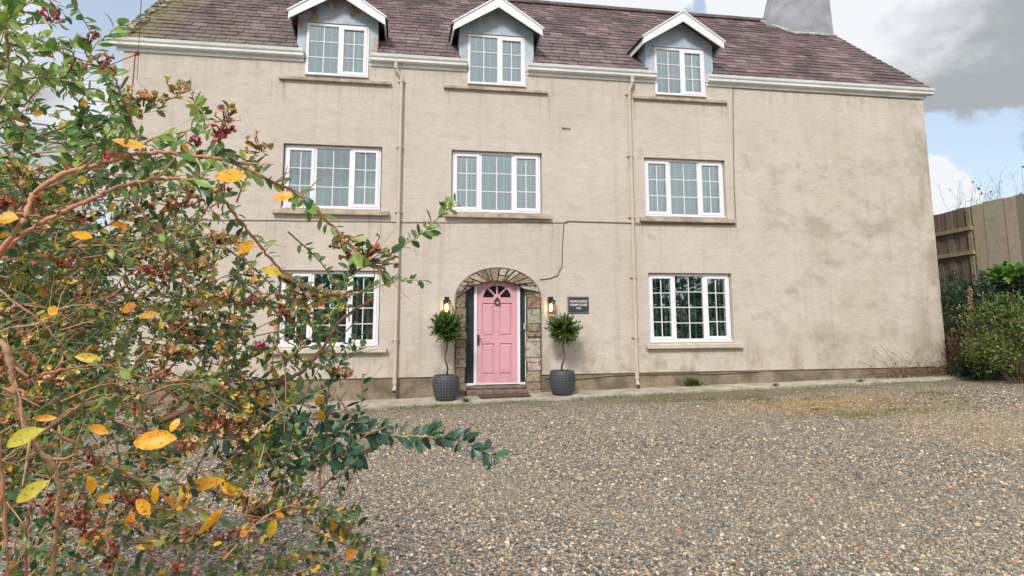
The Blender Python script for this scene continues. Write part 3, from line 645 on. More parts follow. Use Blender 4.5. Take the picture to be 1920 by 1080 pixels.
# --- entrance
def entrance():
    st = MB(); cx_, cz_, ea, eb = 1.946, 1.91, .876, .63
    xi0, xi1 = 1.282, 2.532
    pal = [(.40, .33, .24), (.50, .43, .33), (.30, .24, .17), (.54, .48, .39), (.37, .28, .19), (.33, .24, .16)]
    O = lambda t: (cx_+ea*math.cos(math.pi*(1-t)), cz_+eb*math.sin(math.pi*(1-t)))
    I = lambda t: (xi0+(xi1-xi0)*t, 2.075+.21*(1-(2*t-1)**2))
    # mortar core of the ring and the jambs
    k = 22
    for i in range(k):
        a, c = i/k, (i+1)/k; q = [I(a), I(c), O(c), O(a)]
        st.hexa([(x, .012, z) for x, z in q]+[(x, .36, z) for x, z in q], (.22, .18, .13))
    for xa, xb in ((1.072, xi0), (xi1, 2.82)): 
        zt = (1.911, 2.074) if xa < 2 else (2.074, 1.911)
        st.hexa([(xa, .012, -.05), (xb, .012, -.05), (xb, .012, zt[1]), (xa, .012, zt[0]), (xa, .36, -.05), (xb, .36, -.05), (xb, .36, zt[1]), (xa, .36, zt[0])], (.20, .165, .12))
    ts = [0]; 
    while ts[-1] < 1: ts.append(ts[-1]+random.uniform(.035, .085))
    ts = [t/ts[-1] for t in ts]
    for i in range(len(ts)-1):
        a, c = ts[i]+.004, ts[i+1]-.004; f = -random.uniform(.0, .055); col = jit(random.choice(pal), .25, .08)
        lerp = lambda P, Q, u: (P[0]+(Q[0]-P[0])*u, P[1]+(Q[1]-P[1])*u)
        u0 = random.uniform(.38, .62); parts = [(0, u0-.02), (u0+.02, 1)] if random.random() < .42 else [(0, 1)]
        for ua, ub in parts:
            q = [lerp(I(a), O(a), ua), lerp(I(c), O(c), ua), lerp(I(c), O(c), ub), lerp(I(a), O(a), ub)]; m = (sum(p[0] for p in q)/4, sum(p[1] for p in q)/4)
            q = [(m[0]+(x-m[0])*k_+random.uniform(-.010, .010), m[1]+(z-m[1])*k_+random.uniform(-.012, .012)) for (x, z), k_ in zip(q, [random.uniform(.84, 1.0) for _ in q])]
            f = -random.uniform(.0, .055); col = jit(random.choice(pal), .3, .08)
            st.hexa([(x, f+random.uniform(-.012, .012), z) for x, z in q]+[(x, .34, z) for x, z in q], col)
    for xa, xb in ((1.078, xi0), (xi1, 2.812)):
        z = gz(1.5)
        while z < 1.86:
            h = random.choice([.10, .16, .22, .31]); z1 = min(z+h, 1.98 if xa > 2 else 1.93)
            if 1.95-z1 < .1: z1 = 1.935
            f = -random.uniform(.0, .045); ja, jb = random.uniform(-.03, .03), random.uniform(-.03, .03)
            if xa < 2: p = [(xa+abs(ja), z+.006), (xb+jb, z+.006), (xb+random.uniform(-.01, .01), z1-.006), (xa+abs(jb), z1-.006)]
            else: p = [(xa+ja, z+.006), (xb-abs(jb), z+.006), (xb-abs(ja), z1-.006), (xa+jb, z1-.006)]
            st.hexa([(x, f+random.uniform(-.006, .006), zz) for x, zz in p]+[(x, .34, zz) for x, zz in p], jit(random.choice(pal), .25, .08)); z = z1
    st.build('door_surround', M['stone'], H, bevel=.014)
    # darker weathered seam where the render meets the arch
    seam = MB(); seam.tube([(1.072, -.002, .45), (1.070, -.002, 1.4)]+[(O(i/20)[0], -.002, O(i/20)[1]+.006) for i in range(21)]+[(2.822, -.002, 1.4), (2.824, -.002, .45)], .012, 6)
    seam.build('mortar_seam', M['cable'], H)
    fr = MB(); yd = .15
    fr.box(1.462, 1.520, yd-.04, yd+.06, .21, 2.30); fr.box(2.350, 2.408, yd-.04, yd+.06, .21, 2.30)
    fr.box(1.284, 1.461, yd-.03, yd+.05, .20, .245); fr.box(2.409, 2.528, yd-.03, yd+.05, .20, .245); fr.box(1.521, 2.349, yd-.05, yd+.04, .215, .238)
    fr.box(2.514, 2.530, yd-.025, yd+.05, .246, 2.10)
    f = fr.build('door_frame', M['white_board'], H, bevel=.006)
    sp_ = MB(); sp_.box(1.283, 1.461, yd, yd+.03, .246, 2.28); f2 = sp_.build('side_panel', M['darkgreen'], f)
    sp_ = MB(); sp_.box(2.409, 2.513, yd, yd+.03, .246, 2.28); sp_.build('side_panel', M['darkgreen'], f)
    bb = MB(); bb.box(2.478, 2.522, yd-.06, yd-.026, 1.30, 1.42); bb.tube([(2.50, yd-.06, 1.36), (2.50, yd-.066, 1.36)], .012, 10); bb.build('doorbell', M['steel'], f, bevel=.006)
    d = MB(); x0, x1, z0, z1 = 1.522, 2.347, .242, 2.30; y0 = yd-.01; yb_ = yd+.045; mid = (x0+x1)/2
    PL = [(x0+.105, mid-.055), (mid+.055, x1-.105)]; PZ = [(z0+.16, 1.02), (1.17, 1.83)]
    # stiles and rails, with the four panels sunk between them, fanlight opening above
    d.box(x0, PL[0][0], y0, yb_, z0, 1.915); d.box(PL[1][1], x1, y0, yb_, z0, 1.915); d.box(PL[0][1], PL[1][0], y0, yb_, z0, 1.915)
    for a, c in PL:
        for za, zb in ((z0, PZ[0][0]), (PZ[0][1], PZ[1][0]), (PZ[1][1], 1.915)): d.box(a, c, y0+.0005, yb_, za, zb)
        for za, zb in PZ:
            d.box(a, c, y0+.026, yb_, za, zb)
            d.hexa([(a+.012, y0+.0255, za+.012), (c-.012, y0+.0255, za+.012), (c-.012, y0+.0255, zb-.012), (a+.012, y0+.0255, zb-.012)][:0] or
                   [(a+.045, y0+.008, za+.045), (c-.045, y0+.008, za+.045), (c-.045, y0+.008, zb-.045), (a+.045, y0+.008, zb-.045),
                    (a+.015, y0+.0258, za+.015), (c-.015, y0+.0258, za+.015), (c-.015, y0+.0258, zb-.015), (a+.015, y0+.0258, zb-.015)])
    fc, fz, fa, fb = mid, 1.945, .285, .245; k = 20
    d.box(x0, x1, y0, yb_, 1.915, 1.945)
    ar = [(fc+fa*math.cos(math.pi*i/k), fz+fb*math.sin(math.pi*i/k)) for i in range(k+1)]
    for i in range(k):
        (xa, za), (xb, zb) = ar[i], ar[i+1]
        d.hexa([(xb, y0, zb), (xa, y0, za), (xa, y0, z1), (xb, y0, z1), (xb, yb_, zb), (xa, yb_, za), (xa, yb_, z1), (xb, yb_, z1)])
    d.box(x0, fc-fa, y0, yb_, 1.945, z1); d.box(fc+fa, x1, y0, yb_, 1.945, z1)
    for an in (45, 90, 135):
        dx, dz = math.cos(rad(an)), math.sin(rad(an)); rr = 1/math.sqrt((dx/fa)**2+(dz/fb)**2); p0 = (fc+dx*.06, fz+dz*.06); p1 = (fc+dx*(rr+.01), fz+dz*(rr+.01)); w = .016
        q = [(p0[0]+dz*w, p0[1]-dx*w), (p1[0]+dz*w, p1[1]-dx*w), (p1[0]-dz*w, p1[1]+dx*w), (p0[0]-dz*w, p0[1]+dx*w)]
        d.hexa([(x, y0+.004, z) for x, z in q]+[(x, yb_-.002, z) for x, z in q])
    hub = [(fc+.075*math.cos(math.pi*i/10), fz+.075*math.sin(math.pi*i/10)) for i in range(11)]; d.prism_y(hub, y0+.003, yb_-.001)
    dr = d.build('door', M['pink'], H, bevel=.004)
    g = MB(); g.prism_y([(fc+fa*1.01*math.cos(math.pi*i/k), fz+.001+fb*1.01*math.sin(math.pi*i/k)) for i in range(k+1)], yd+.02, yd+.028); g.build('fanlight', mat_simple('dark_fanlight_glass', (.012, .012, .013), .08, .1, 3), dr)
    kn = MB(); kc = (mid, yd-.04, 1.865); kn.tube([(kc[0]+.05*math.cos(t), kc[1], kc[2]-.01+.055*math.sin(t)) for t in np.linspace(0, 6.2832, 25)], .013, 8); kn.box(mid-.022, mid+.022, yd-.05, yd-.0105, 1.905, 1.945)
    kn.build('knocker', M['iron'], dr, smooth=False)
    h = MB(); h.box(x0+.012, x0+.052, y0-.012, y0-.0005, .985, 1.195); h.tube([(x0+.032, y0-.01, 1.12), (x0+.032, y0-.055, 1.12), (x0+.055, y0-.06, 1.118), (x0+.085, y0-.058, 1.112)], .010, 8); h.tube([(x0+.032, y0-.016, 1.03), (x0+.032, y0-.008, 1.03)], .012, 8)
    h.build('handle', M['iron'], dr)
    wth = MB(); wth.box(1.284, 2.53, yd+.061, yd+.2, -.1, 2.36); wth.build('entrance_backing', M['room'], H)
    s = MB(); s.box(1.30, 2.525, -.10, yd+.06, -.06, .135); s.box(1.285, 2.519, -.02, yd+.06, .136, .199); s.build('doorstep', M['step'], H, bevel=.02)
entrance()

# doormat
b = MB(); z = gz(2)+.022; b.hexa([(1.52, -.50, z), (2.50, -.50, z+.012), (2.50, -.50, z+.035), (1.52, -.50, z+.024), (1.52, -.13, z), (2.50, -.13, z+.012), (2.50, -.13, z+.035), (1.52, -.13, z+.024)])
tag(b.build('doormat', M['mat'], bevel=.008), 'dark red brown doormat lying on the path below the doorstep', 'doormat')

# wall lanterns
def lantern():
    t = thing('wall_lantern', 'lit black box lantern on the wall left of the pink door', 'lantern', (0.893, 0, 1.61), 'lit lanterns beside the door')
    b = MB(); b.box(-.035, .035, -.030, -.001, .20, .345); b.box(-.045, .045, -.16, -.031, .285, .345); b.build('bracket', M['black'], t, bevel=.006, local=True)
    c = MB(); w = .072; y0, y1 = -.20, -.05; q = .010
    c.box(-w-.008, w+.008, y0-.008, y1+.008, .262, .284); c.box(-w, w, y0, y1, 0, .016)
    for sx in (-w, w-q):
        for yy in (y0, y1-q): c.box(sx, sx+q, yy, yy+q, .0161, .2619)
    c.build('cage', M['black'], t, bevel=.002, local=True)
    g = MB(); g.box(-w+.003, w-.003, y0+.003, y0+.006, .017, .261); g.box(-w+.003, -w+.006, y0+.0065, y1-.003, .017, .261); g.box(w-.006, w-.003, y0+.0065, y1-.003, .017, .261); g.build('lantern_glass', M['glass'], t, local=True)
    e = MB(); e.lathe([(.010, .05), (.026, .075), (.032, .12), (.026, .17), (.012, .205), (.004, .215)], 0, -.125, 16); e.build('bulb', M['bulb'], t, smooth=True, local=True)
    s = MB(); s.lathe([(.018, .017), (.018, .049), (.012, .0495)], 0, -.125, 12); s.build('lamp_holder', M['black'], t, local=True)
    return t
lan = lantern(); l2 = copy_tree(lan); l2.location = (3.0, 0, 1.61)
l2['label'] = 'lit black box lantern on the wall between the stone arch and the slate plaque'

# plaque
pq = thing('name_plaque', 'square slate house name plaque with white lettering on the wall', 'sign', (3.605, 0, 1.62))
b = MB(); b.box(-.225, .225, -.022, -.002, 0, .34); pb = b.build('plaque_board', M['plaque'], pq, bevel=.004, local=True)
b = MB(); 
for a in ((-.215, .215, .010, .016), (-.215, .215, .324, .330), (-.215, -.209, .0161, .3239), (.209, .215, .0161, .3239)): b.box(a[0], a[1], -.0245, -.0215, a[2], a[3])
b.build('plaque_border', mat_simple('plaque_edge', (.26, .28, .29), .6, .1, 9), pq, local=True)
def text(body, size, x, z, parent):
    cu = bpy.data.curves.new('lettering', 'FONT'); cu.body = body; cu.size = size; cu.align_x = 'CENTER'; cu.extrude = .001; cu.offset = .0012
    o = bpy.data.objects.new('tmp', cu); C.objects.link(o); dg = bpy.context.evaluated_depsgraph_get(); me = bpy.data.meshes.new_from_object(o.evaluated_get(dg))
    bpy.data.objects.remove(o); me.materials.clear(); me.materials.append(M['letter']); m = bpy.data.objects.new('lettering', me); C.objects.link(m)
    m.parent = parent; m.location = (x, -.0245, z); m.rotation_euler = (rad(90), 0, 0)
text('NORCHARD', .066, 0, .222, pq); text('FARMHOUSE', .064, 0, .150, pq); text('1784', .054, 0, .085, pq)

# ------------------------------------------------------------------ foliage tools
LT = np.array([0, .12, .32, .56, .80, 1.0]); LW = np.array([.05, .45, .84, 1.0, .76, .06])
class Leaves:
    def __init__(s): s.P = []; s.D = []; s.N = []; s.S = []; s.W = []; s.T = []
    def add(s, p, d, n, size, width, tint): s.P.append(p); s.D.append(d); s.N.append(n); s.S.append(size); s.W.append(width); s.T.append(tint)
    def build(s, name, mat, parent, rows=(0, 2, 3, 4, 5)):
        P, D, N = np.array(s.P, float), np.array(s.D, float), np.array(s.N, float); S = np.array(s.S)[:, None]; Wd = np.array(s.W)[:, None]
        D /= np.linalg.norm(D, axis=1, keepdims=True)+1e-9; N = N-D*(N*D).sum(1, keepdims=True); N /= np.linalg.norm(N, axis=1, keepdims=True)+1e-9
        B = np.cross(D, N); k = len(P); fold = RNG.uniform(.08, .45, (k, 1)); curl = RNG.uniform(-.42, .18, (k, 1)); bend = RNG.normal(0, .10, (k, 1)); V = []
        for r in rows:
            t, w = LT[r], LW[r]; c = P+D*S*t+N*S*(curl*t*t)+B*S*bend*t*t
            for q in (-1, 0, 1): V.append(c+B*(Wd*.5*w*q)+N*(abs(q)*fold*Wd*.5*w))
        V = np.stack(V, 1); m = V.shape[1]; R = len(rows)
        f = np.array([(r*3+j, r*3+j+1, (r+1)*3+j+1, (r+1)*3+j) for r in range(R-1) for j in (0, 1)])
        Fc = (f[None]+(np.arange(k)*m)[:, None, None]).reshape(-1).astype(np.int32); nf = len(Fc)//4
        me = bpy.data.meshes.new(name); me.vertices.add(k*m); me.vertices.foreach_set('co', V.reshape(-1).astype(np.float32))
        me.loops.add(len(Fc)); me.loops.foreach_set('vertex_index', Fc); me.polygons.add(nf)
        me.polygons.foreach_set('loop_start', np.arange(0, len(Fc), 4, dtype=np.int32)); me.polygons.foreach_set('loop_total', np.full(nf, 4, np.int32))
        me.update(calc_edges=True); me.polygons.foreach_set('use_smooth', np.ones(nf, bool))
        t = np.repeat(np.concatenate([np.array(s.T, float), np.ones((k, 1))], 1), m, 0).astype(np.float32)
        a = me.color_attributes.new('tint', 'FLOAT_COLOR', 'POINT'); a.data.foreach_set('color', t.ravel())
        me.materials.append(mat); o = bpy.data.objects.new(name, me); C.objects.link(o)
        if parent is not None: o.parent = parent; o.matrix_parent_inverse = world_of(parent).inverted()
        return o
def rv(): v = RNG.normal(size=3); return v/np.linalg.norm(v)
GREEN_DARK = [(.058, .145, .058), (.075, .165, .080), (.092, .20, .098), (.120, .19, .050), (.155, .25, .068), (.055, .125, .070)]
GREEN_LIGHT = [(.27, .42, .075), (.34, .49, .10), (.20, .35, .09), (.40, .52, .15), (.16, .28, .07), (.12, .23, .09)]
AUTUMN = [(.96, .44, .025), (.98, .47, .025), (.95, .33, .02), (.86, .58, .05), (.62, .55, .06)]

# ------------------------------------------------------------------ potted bay trees
def mat_pot():
    n = NT('woven_grey_pot'); w1 = n.N('ShaderNodeTexBrick'); co = n.co((1, 1, 1))
    sep = n.N('ShaderNodeSeparateXYZ'); n.L(n.tc.outputs['Object'], sep.inputs[0])
    an = n.math('ARCTAN2', sep.outputs[1], sep.outputs[0]); u = n.math('MULTIPLY', an, .26); cmb = n.N('ShaderNodeCombineXYZ'); n.L(u, cmb.inputs[0]); n.L(sep.outputs[2], cmb.inputs[1])
    n.L(cmb.outputs[0], w1.inputs[0]); w1.inputs['Scale'].default_value = 1; w1.inputs['Brick Width'].default_value = .062; w1.inputs['Row Height'].default_value = .050; w1.inputs['Mortar Size'].default_value = .006
    w1.inputs['Mortar Smooth'].default_value = .4; w1.offset = 0
    c = n.mix(w1.outputs['Fac'], n.mix(n.ramp(n.noise(14), .3, .7), (.026, .030, .035), (.045, .050, .056)), (.105, .113, .122)); n.bump(w1.outputs['Fac'], .6, .008)
    return n.done(c, .55)
M['pot'] = mat_pot()
def bay_tree(x, y, z, crown, cr, label, seed, tw=1):
    random.seed(seed); t = thing('potted_bay_tree', label, 'potted tree', (x, y, z), 'potted bay trees beside the door')
    p = MB(); prof = [(.0, 0), (.175, .0), (.205, .03), (.240, .14), (.258, .27), (.252, .38), (.236, .445), (.228, .455), (.212, .452), (.205, .40)]
    p.lathe(prof[1:], 0, 0, 36); p.build('pot', M['pot'], t, smooth=True, local=True)
    s = MB(); s.lathe([(.204, .385), (.204, .415), (.10, .425)], 0, 0, 24); s.build('soil', M['soil'], t, local=True)
    top = np.array(crown)-np.array([x, y, z]); P = []
    for i in range(30):
        k = i/29; P.append((top[0]*k+.030*math.sin(k*11*tw)*math.sin(math.pi*min(1, k*1.2+.1)), top[1]*k+.030*math.cos(k*11*tw)-.03, .40+(top[2]-.40)*k))
    s = MB(); s.tube(P, [.019-.006*i/29 for i in range(30)], 8, (.085, .055, .04))
    L = Leaves()
    for i in range(170):
        d = rv(); ln = cr*random.uniform(.60, 1.08)*(1.32 if random.random() < .09 and d[2] > -.1 else 1); a = np.array(P[-1]); e = a+d*np.array([1.02, .95, .95])*ln+np.array([0, 0, .03])
        s.tube([a, (a+e)/2+np.array([0, 0, -.01]), e], [.006, .004, .002], 4, (.07, .06, .03), False)
        for q in range(15):
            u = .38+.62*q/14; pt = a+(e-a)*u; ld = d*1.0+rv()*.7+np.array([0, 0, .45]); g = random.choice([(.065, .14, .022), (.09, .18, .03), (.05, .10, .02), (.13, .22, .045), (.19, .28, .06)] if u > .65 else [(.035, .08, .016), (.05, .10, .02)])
            L.add(pt, ld, rv()+np.array([0, -.3, 1.0]), random.uniform(.055, .085), random.uniform(.018, .026), jit(g, .3))
    s.build('trunk', M['bark'], t, smooth=True, local=True)
    o = L.build('crown', M['leaf'], None); o.parent = t
    return t
cz = onY(838, 616, -.42); bay_tree(.875, -.42, gz(.87)+.024, (cz[0], -.42, cz[2]), .31, 'potted bay tree with twisted trunk standing left of the pink door', 3, 1)
cz = onY(1057, 618, -.40); bay_tree(3.15, -.40, gz(3.15)+.024, (cz[0], -.40, cz[2]), .31, 'potted bay tree with twisted trunk below the slate name plaque, right of the door', 8, -1)

# ------------------------------------------------------------------ the arching shrub in front
random.seed(23)
def smooth_path(pts, n=4):
    P = [np.asarray(p, float) for p in pts]; P = [2*P[0]-P[1]]+P+[2*P[-1]-P[-2]]; out = []
    for i in range(1, len(P)-2):
        for k in range(n):
            t = k/n; a, b_, c, d = P[i-1], P[i], P[i+1], P[i+2]
            out.append(.5*(2*b_+(c-a)*t+(2*a-5*b_+4*c-d)*t*t+(3*b_-a-3*c+d)*t**3))
    out.append(P[-2]); return out
S1 = thing('arching_shrub', 'large arching shrub with red brown stems and yellow spotted leaves at the left front', 'shrub', (-1.25, -11.35, gz(-1.25)-.03))
S2 = thing('dense_shrub', 'dense small leaved dark green shrub behind the arching red stemmed shrub', 'shrub', (-2.9, -9.4, gz(-2.9)-.03))
LV1, LV2, TW1, TW2 = Leaves(), Leaves(), MB(), MB()
RED = (.58, .255, .14); TAN_ = (.50, .30, .17); GRN = (.40, .36, .10)
def branch(pix, w0, w1, col, parent, leafy=0, lsize=30, pal=GREEN_LIGHT, LV=LV1, lfrom=.3):
    """pix: (x, y, depth) stations along one stem; widths in photo pixels"""
    st = [px(*p) for p in pix]; P = smooth_path(st, 9); k = len(P); dep = [float((p-CAM)@FWD) for p in P]
    P = [p+rv()*.0022*(0 < i < k-1) for i, p in enumerate(P)]
    r = [max(.0008, .36*(w0+(w1-w0)*i/(k-1))*dep[i]/F_PX*(random.uniform(.86, 1.12)+(.28 if random.random() < .18 else 0))) for i in range(k)]
    b = MB(); b.tube(P, r, 7, jit(col, .12, .05)); b.build('branch', M['bark'], parent, smooth=True)
    for i in range(1+k//9):                         # side spurs at the nodes
        j = random.randrange(k//4, k-1); d = P[j+1]-P[j]; d /= np.linalg.norm(d)+1e-9; e = P[j]+(d*.6+rv()*.9)*random.uniform(20, 75)*dep[j]/F_PX
        TW1.tube([P[j], (P[j]+e)/2+rv()*.006, e], [r[j]*.5, r[j]*.4, r[j]*.22], 5, jit(col, .2, .06), False)
    if leafy:
        m = int(leafy*1.25); lsize = lsize*.88
        for i in range(m):
            u = lfrom+(1-lfrom)*(i+random.random()*.6)/m; f = u*(k-1); j = min(int(f), k-2); p = P[j]+(P[j+1]-P[j])*(f-j); d = P[j+1]-P[j]; d /= np.linalg.norm(d)
            side = rv(); side -= d*(side@d); side /= np.linalg.norm(side); s = lsize*random.uniform(.55, 1.2)*dep[j]/F_PX
            LV.add(p+side*r[j], d*.55+side*.9+np.array([0, 0, .1]), rv()*.6+np.array([-.1, -.4, .8]), s, s*random.uniform(.42, .6), jit(random.choice(pal), .25))
    return P
LM = GREEN_LIGHT+GREEN_DARK[:2]
branch([(-260, 900, 1.25), (-120, 640, 1.2), (-10, 485, 1.2), (45, 410, 1.2), (62, 365, 1.22), (120, 325, 1.24), (185, 308, 1.26), (240, 292, 1.28), (275, 286, 1.3), (330, 287, 1.32), (385, 295, 1.34), (430, 303, 1.36), (500, 335, 1.4), (560, 365, 1.43), (600, 400, 1.46), (650, 455, 1.5), (690, 490, 1.52), (722, 505, 1.54)], 15, 6, RED, S1, 60, 38, LM, lfrom=.5)
branch([(690, 492, 1.52), (740, 470, 1.55), (790, 438, 1.58), (825, 405, 1.6), (856, 380, 1.62)], 5, 3, GRN, S1, 34, 30, LM, lfrom=.1)
branch([(-240, 760, 1.3), (-60, 530, 1.24), (0, 478, 1.22), (50, 435, 1.22), (110, 400, 1.24), (170, 375, 1.26), (240, 345, 1.28), (320, 335, 1.3), (380, 345, 1.33), (420, 375, 1.36), (450, 415, 1.4), (490, 465, 1.44), (530, 510, 1.48), (580, 545, 1.52)], 13, 5, RED, S1, 36, 34, LM, lfrom=.45)
branch([(225, 355, 1.28), (265, 395, 1.3), (300, 440, 1.34), (345, 490, 1.38), (400, 530, 1.42)], 7, 4, RED, S1, 16, 30, LM)
branch([(30, 400, 1.22), (100, 412, 1.25), (180, 452, 1.3), (260, 490, 1.34)], 7, 4, RED, S1, 12, 30, LM)
branch([(268, 285, 1.3), (242, 215, 1.28), (222, 165, 1.27), (206, 132, 1.26)], 7, 4, RED, S1, 10, 34, LM)
branch([(-200, 1100, 1.2), (-60, 760, 1.15), (0, 645, 1.12), (20, 690, 1.12), (32, 750, 1.13), (62, 830, 1.15), (98, 870, 1.17), (112, 920, 1.18), (106, 985, 1.2), (98, 1080, 1.22), (90, 1200, 1.25)], 16, 11, TAN_, S1)
branch([(25, 725, 1.13), (90, 700, 1.2), (150, 688, 1.25), (200, 686, 1.3), (260, 705, 1.36), (320, 737, 1.42), (400, 785, 1.5)], 8, 4, RED, S1, 18, 28, LM)
branch([(85, 805, 1.16), (130, 770, 1.25), (190, 750, 1.3), (222, 754, 1.35), (280, 778, 1.42)], 8, 4, TAN_, S1, 10, 28, LM)
branch([(-40, 520, 1.3), (60, 588, 1.33), (110, 640, 1.35), (134, 664, 1.38)], 6, 4, TAN_, S1, 4, 26)
branch([(-30, 640, 1.4), (20, 615, 1.42), (80, 605, 1.44), (110, 580, 1.46), (165, 572, 1.5), (205, 585, 1.52)], 6, 4, TAN_, S1, 5, 26)
branch([(110, 890, 1.18), (160, 883, 1.24), (220, 890, 1.32), (300, 922, 1.4), (360, 962, 1.46)], 7, 3, RED, S1, 12, 28, LM)
branch([(96, 806, 1.16), (170, 850, 1.24), (240, 890, 1.32), (330, 935, 1.4), (420, 975, 1.5)], 8, 4, TAN_, S1, 12, 28, LM)
branch([(-4, 820, 1.1), (8, 950, 1.12), (16, 1080, 1.14), (20, 1200, 1.2)], 9, 8, RED, S1, 6, 40, GREEN_DARK)
branch([(60, 935, 1.2), (49, 1000, 1.2), (48, 1090, 1.22), (50, 1200, 1.25)], 7, 6, (.42, .13, .09), S1, 4, 36, GREEN_DARK)
branch([(265, 980, 1.3), (280, 1030, 1.3), (293, 1090, 1.32)], 6, 5, RED, S1, 4, 36, GREEN_DARK)
branch([(420, 870, 1.7), (520, 842, 1.7), (600, 815, 1.72), (680, 812, 1.75), (760, 818, 1.78), (820, 818, 1.8), (870, 830, 1.83), (935, 862, 1.86)], 7, 3, GRN, S1, 95, 34, [(.055, .145, .09), (.075, .18, .115), (.05, .12, .08), (.10, .22, .11)], lfrom=.12)
branch([(330, 905, 1.45), (400, 922, 1.5), (480, 938, 1.55), (560, 955, 1.6), (620, 975, 1.62), (660, 1000, 1.64), (700, 1040, 1.66), (728, 1085, 1.68)], 8, 3, (.36, .15, .09), S1, 60, 26, GREEN_DARK+GREEN_LIGHT[3:], lfrom=.25)
branch([(700, 560, 2.0), (640, 600, 1.95), (600, 660, 1.9), (560, 700, 1.85), (500, 725, 1.8), (430, 740, 1.75), (300, 790, 1.7)], 7, 15, (.24, .11, .075), S1, 24, 30, GREEN_DARK)
branch([(560, 575, 1.6), (640, 560, 1.65), (700, 540, 1.7), (750, 527, 1.72), (796, 526, 1.75)], 4, 2, GRN, S1, 30, 18, GREEN_DARK+GREEN_LIGHT[4:], lfrom=.1)
branch([(-120, 160, 1.1), (-20, 60, 1.15), (30, 25, 1.18), (90, -25, 1.2)], 7, 4, GRN, S1, 26, 42, GREEN_LIGHT)
branch([(-20, -20, 1.2), (10, 50, 1.22), (16, 120, 1.24), (26, 165, 1.26)], 8, 6, TAN_, S1, 14, 40, GREEN_LIGHT)
branch([(-60, 150, 1.3), (20, 150, 1.32), (90, 145, 1.34), (150, 152, 1.36), (175, 90, 1.4), (230, 45, 1.42)], 5, 3, GRN, S1, 34, 36, GREEN_LIGHT)
branch([(330, 250, 1.34), (372, 235, 1.36), (365, 190, 1.38), (355, 150, 1.4)], 4, 2, GRN, S1, 14, 26, GREEN_LIGHT, lfrom=.2)
branch([(380, 290, 1.36), (405, 262, 1.37), (425, 240, 1.38), (432, 205, 1.38)], 4, 2, GRN, S1, 12, 24, GREEN_LIGHT)
branch([(500, 700, 1.8), (575, 640, 1.85), (640, 560, 1.9), (655, 500, 1.9), (662, 460, 1.95)], 5, 2, GRN, S1, 34, 24, GREEN_DARK)
branch([(600, 980, 1.65), (600, 880, 1.7), (610, 780, 1.75), (625, 700, 1.8), (680, 650, 1.85)], 6, 2, (.25, .12, .08), S1, 34, 26, GREEN_DARK)
branch([(620, 560, 1.9), (680, 500, 1.95), (700, 470, 1.95)], 4, 2, GRN, S1, 24, 26, GREEN_DARK)
branch([(660, 830, 1.75), (676, 770, 1.8), (680, 700, 1.85)], 3, 2, GRN, S1, 14, 22, GREEN_DARK)

def in_poly(x, y, poly):
    c = False; j = len(poly)-1
    for i in range(len(poly)):
        (xi, yi), (xj, yj) = poly[i], poly[j]
        if (yi > y) != (yj > y) and x < (xj-xi)*(y-yi)/(yj-yi)+xi: c = not c
        j = i
    return c
def spray(poly, n, d0, d1, size, pal, LV, TW, length=(90, 190), per=16, autumn=.02, col=TAN_):
    xs_, ys_ = [p[0] for p in poly], [p[1] for p in poly]; k = 0
    while k < n:
        x, y = random.uniform(min(xs_), max(xs_)), random.uniform(min(ys_), max(ys_))
        if not in_poly(x, y, poly): continue
        k += 1; dep = random.uniform(d0, d1); tip = px(x, y, dep)
        d = np.array([random.gauss(.75, .5), random.gauss(0, .45), random.gauss(.12, .55)]); d /= np.linalg.norm(d)
        ln = random.uniform(*length)*dep/F_PX; sag = np.array([0, 0, -.16*ln]); a = tip-d*ln; m = (a+tip)/2-sag*random.uniform(-.5, 1.2)+rv()*ln*.06
        P = smooth_path([a, m, tip], 4); w = random.uniform(1.0, 2.3)*dep/F_PX
        TW.tube(P, [w*(1-.6*i/(len(P)-1)) for i in range(len(P))], 4, jit(random.choice([col, RED, (.22, .15, .08)]), .25), False)
        base = random.choice(pal); m_ = int(per*random.uniform(.6, 1.4)*ln*F_PX/dep/140)
        for i in range(m_):
            u = .18+.82*(i+random.random())/m_; f = u*(len(P)-1); j = min(int(f), len(P)-2); p = P[j]+(P[j+1]-P[j])*(f-j); dd = P[j+1]-P[j]; dd /= np.linalg.norm(dd)
            side = rv(); side -= dd*(side@dd); side /= np.linalg.norm(side); s = size*random.uniform(.5, 1.25)*dep/F_PX*(1-.25*u)
            c = random.choice(AUTUMN) if random.random() < autumn else (base if random.random() < .6 else random.choice(pal))
            LV.add(p, dd*random.uniform(.3, .9)+side*.9+np.array([0, 0, .12]), rv()*.7+np.array([-.1, -.35, .8]), s, s*random.uniform(.40, .60), jit(c, .28))
R1 = [(-40, -20), (120, -20), (170, 60), (215, 130), (180, 190), (320, 195), (450, 270), (520, 340), (420, 330), (250, 300), (100, 290), (-40, 400)]
R1b = [(-40, 240), (130, 250), (330, 270), (300, 400), (-40, 420)]
R2 = [(-40, 360), (240, 330), (400, 350), (470, 440), (520, 520), (640, 545), (690, 560), (610, 640), (620, 720), (590, 770), (540, 850), (-40, 850)]
R3 = [(-40, 800), (540, 800), (610, 900), (680, 980), (715, 1090), (-40, 1090)]
R4 = [(-60, 380), (190, 410), (230, 560), (190, 760), (120, 900), (-60, 1090)]
R5 = [(470, 770), (620, 780), (760, 800), (700, 850), (560, 880), (460, 860)]
MIX = GREEN_LIGHT[2:]+GREEN_DARK
spray(R1, 92, 1.25, 1.9, 29, GREEN_LIGHT+[(.44, .56, .15), (.13, .25, .08)], LV1, TW1, (70, 150), 19, .03)
spray(R1b, 46, 1.4, 2.2, 28, MIX, LV1, TW1, (90, 170), 17, .06)
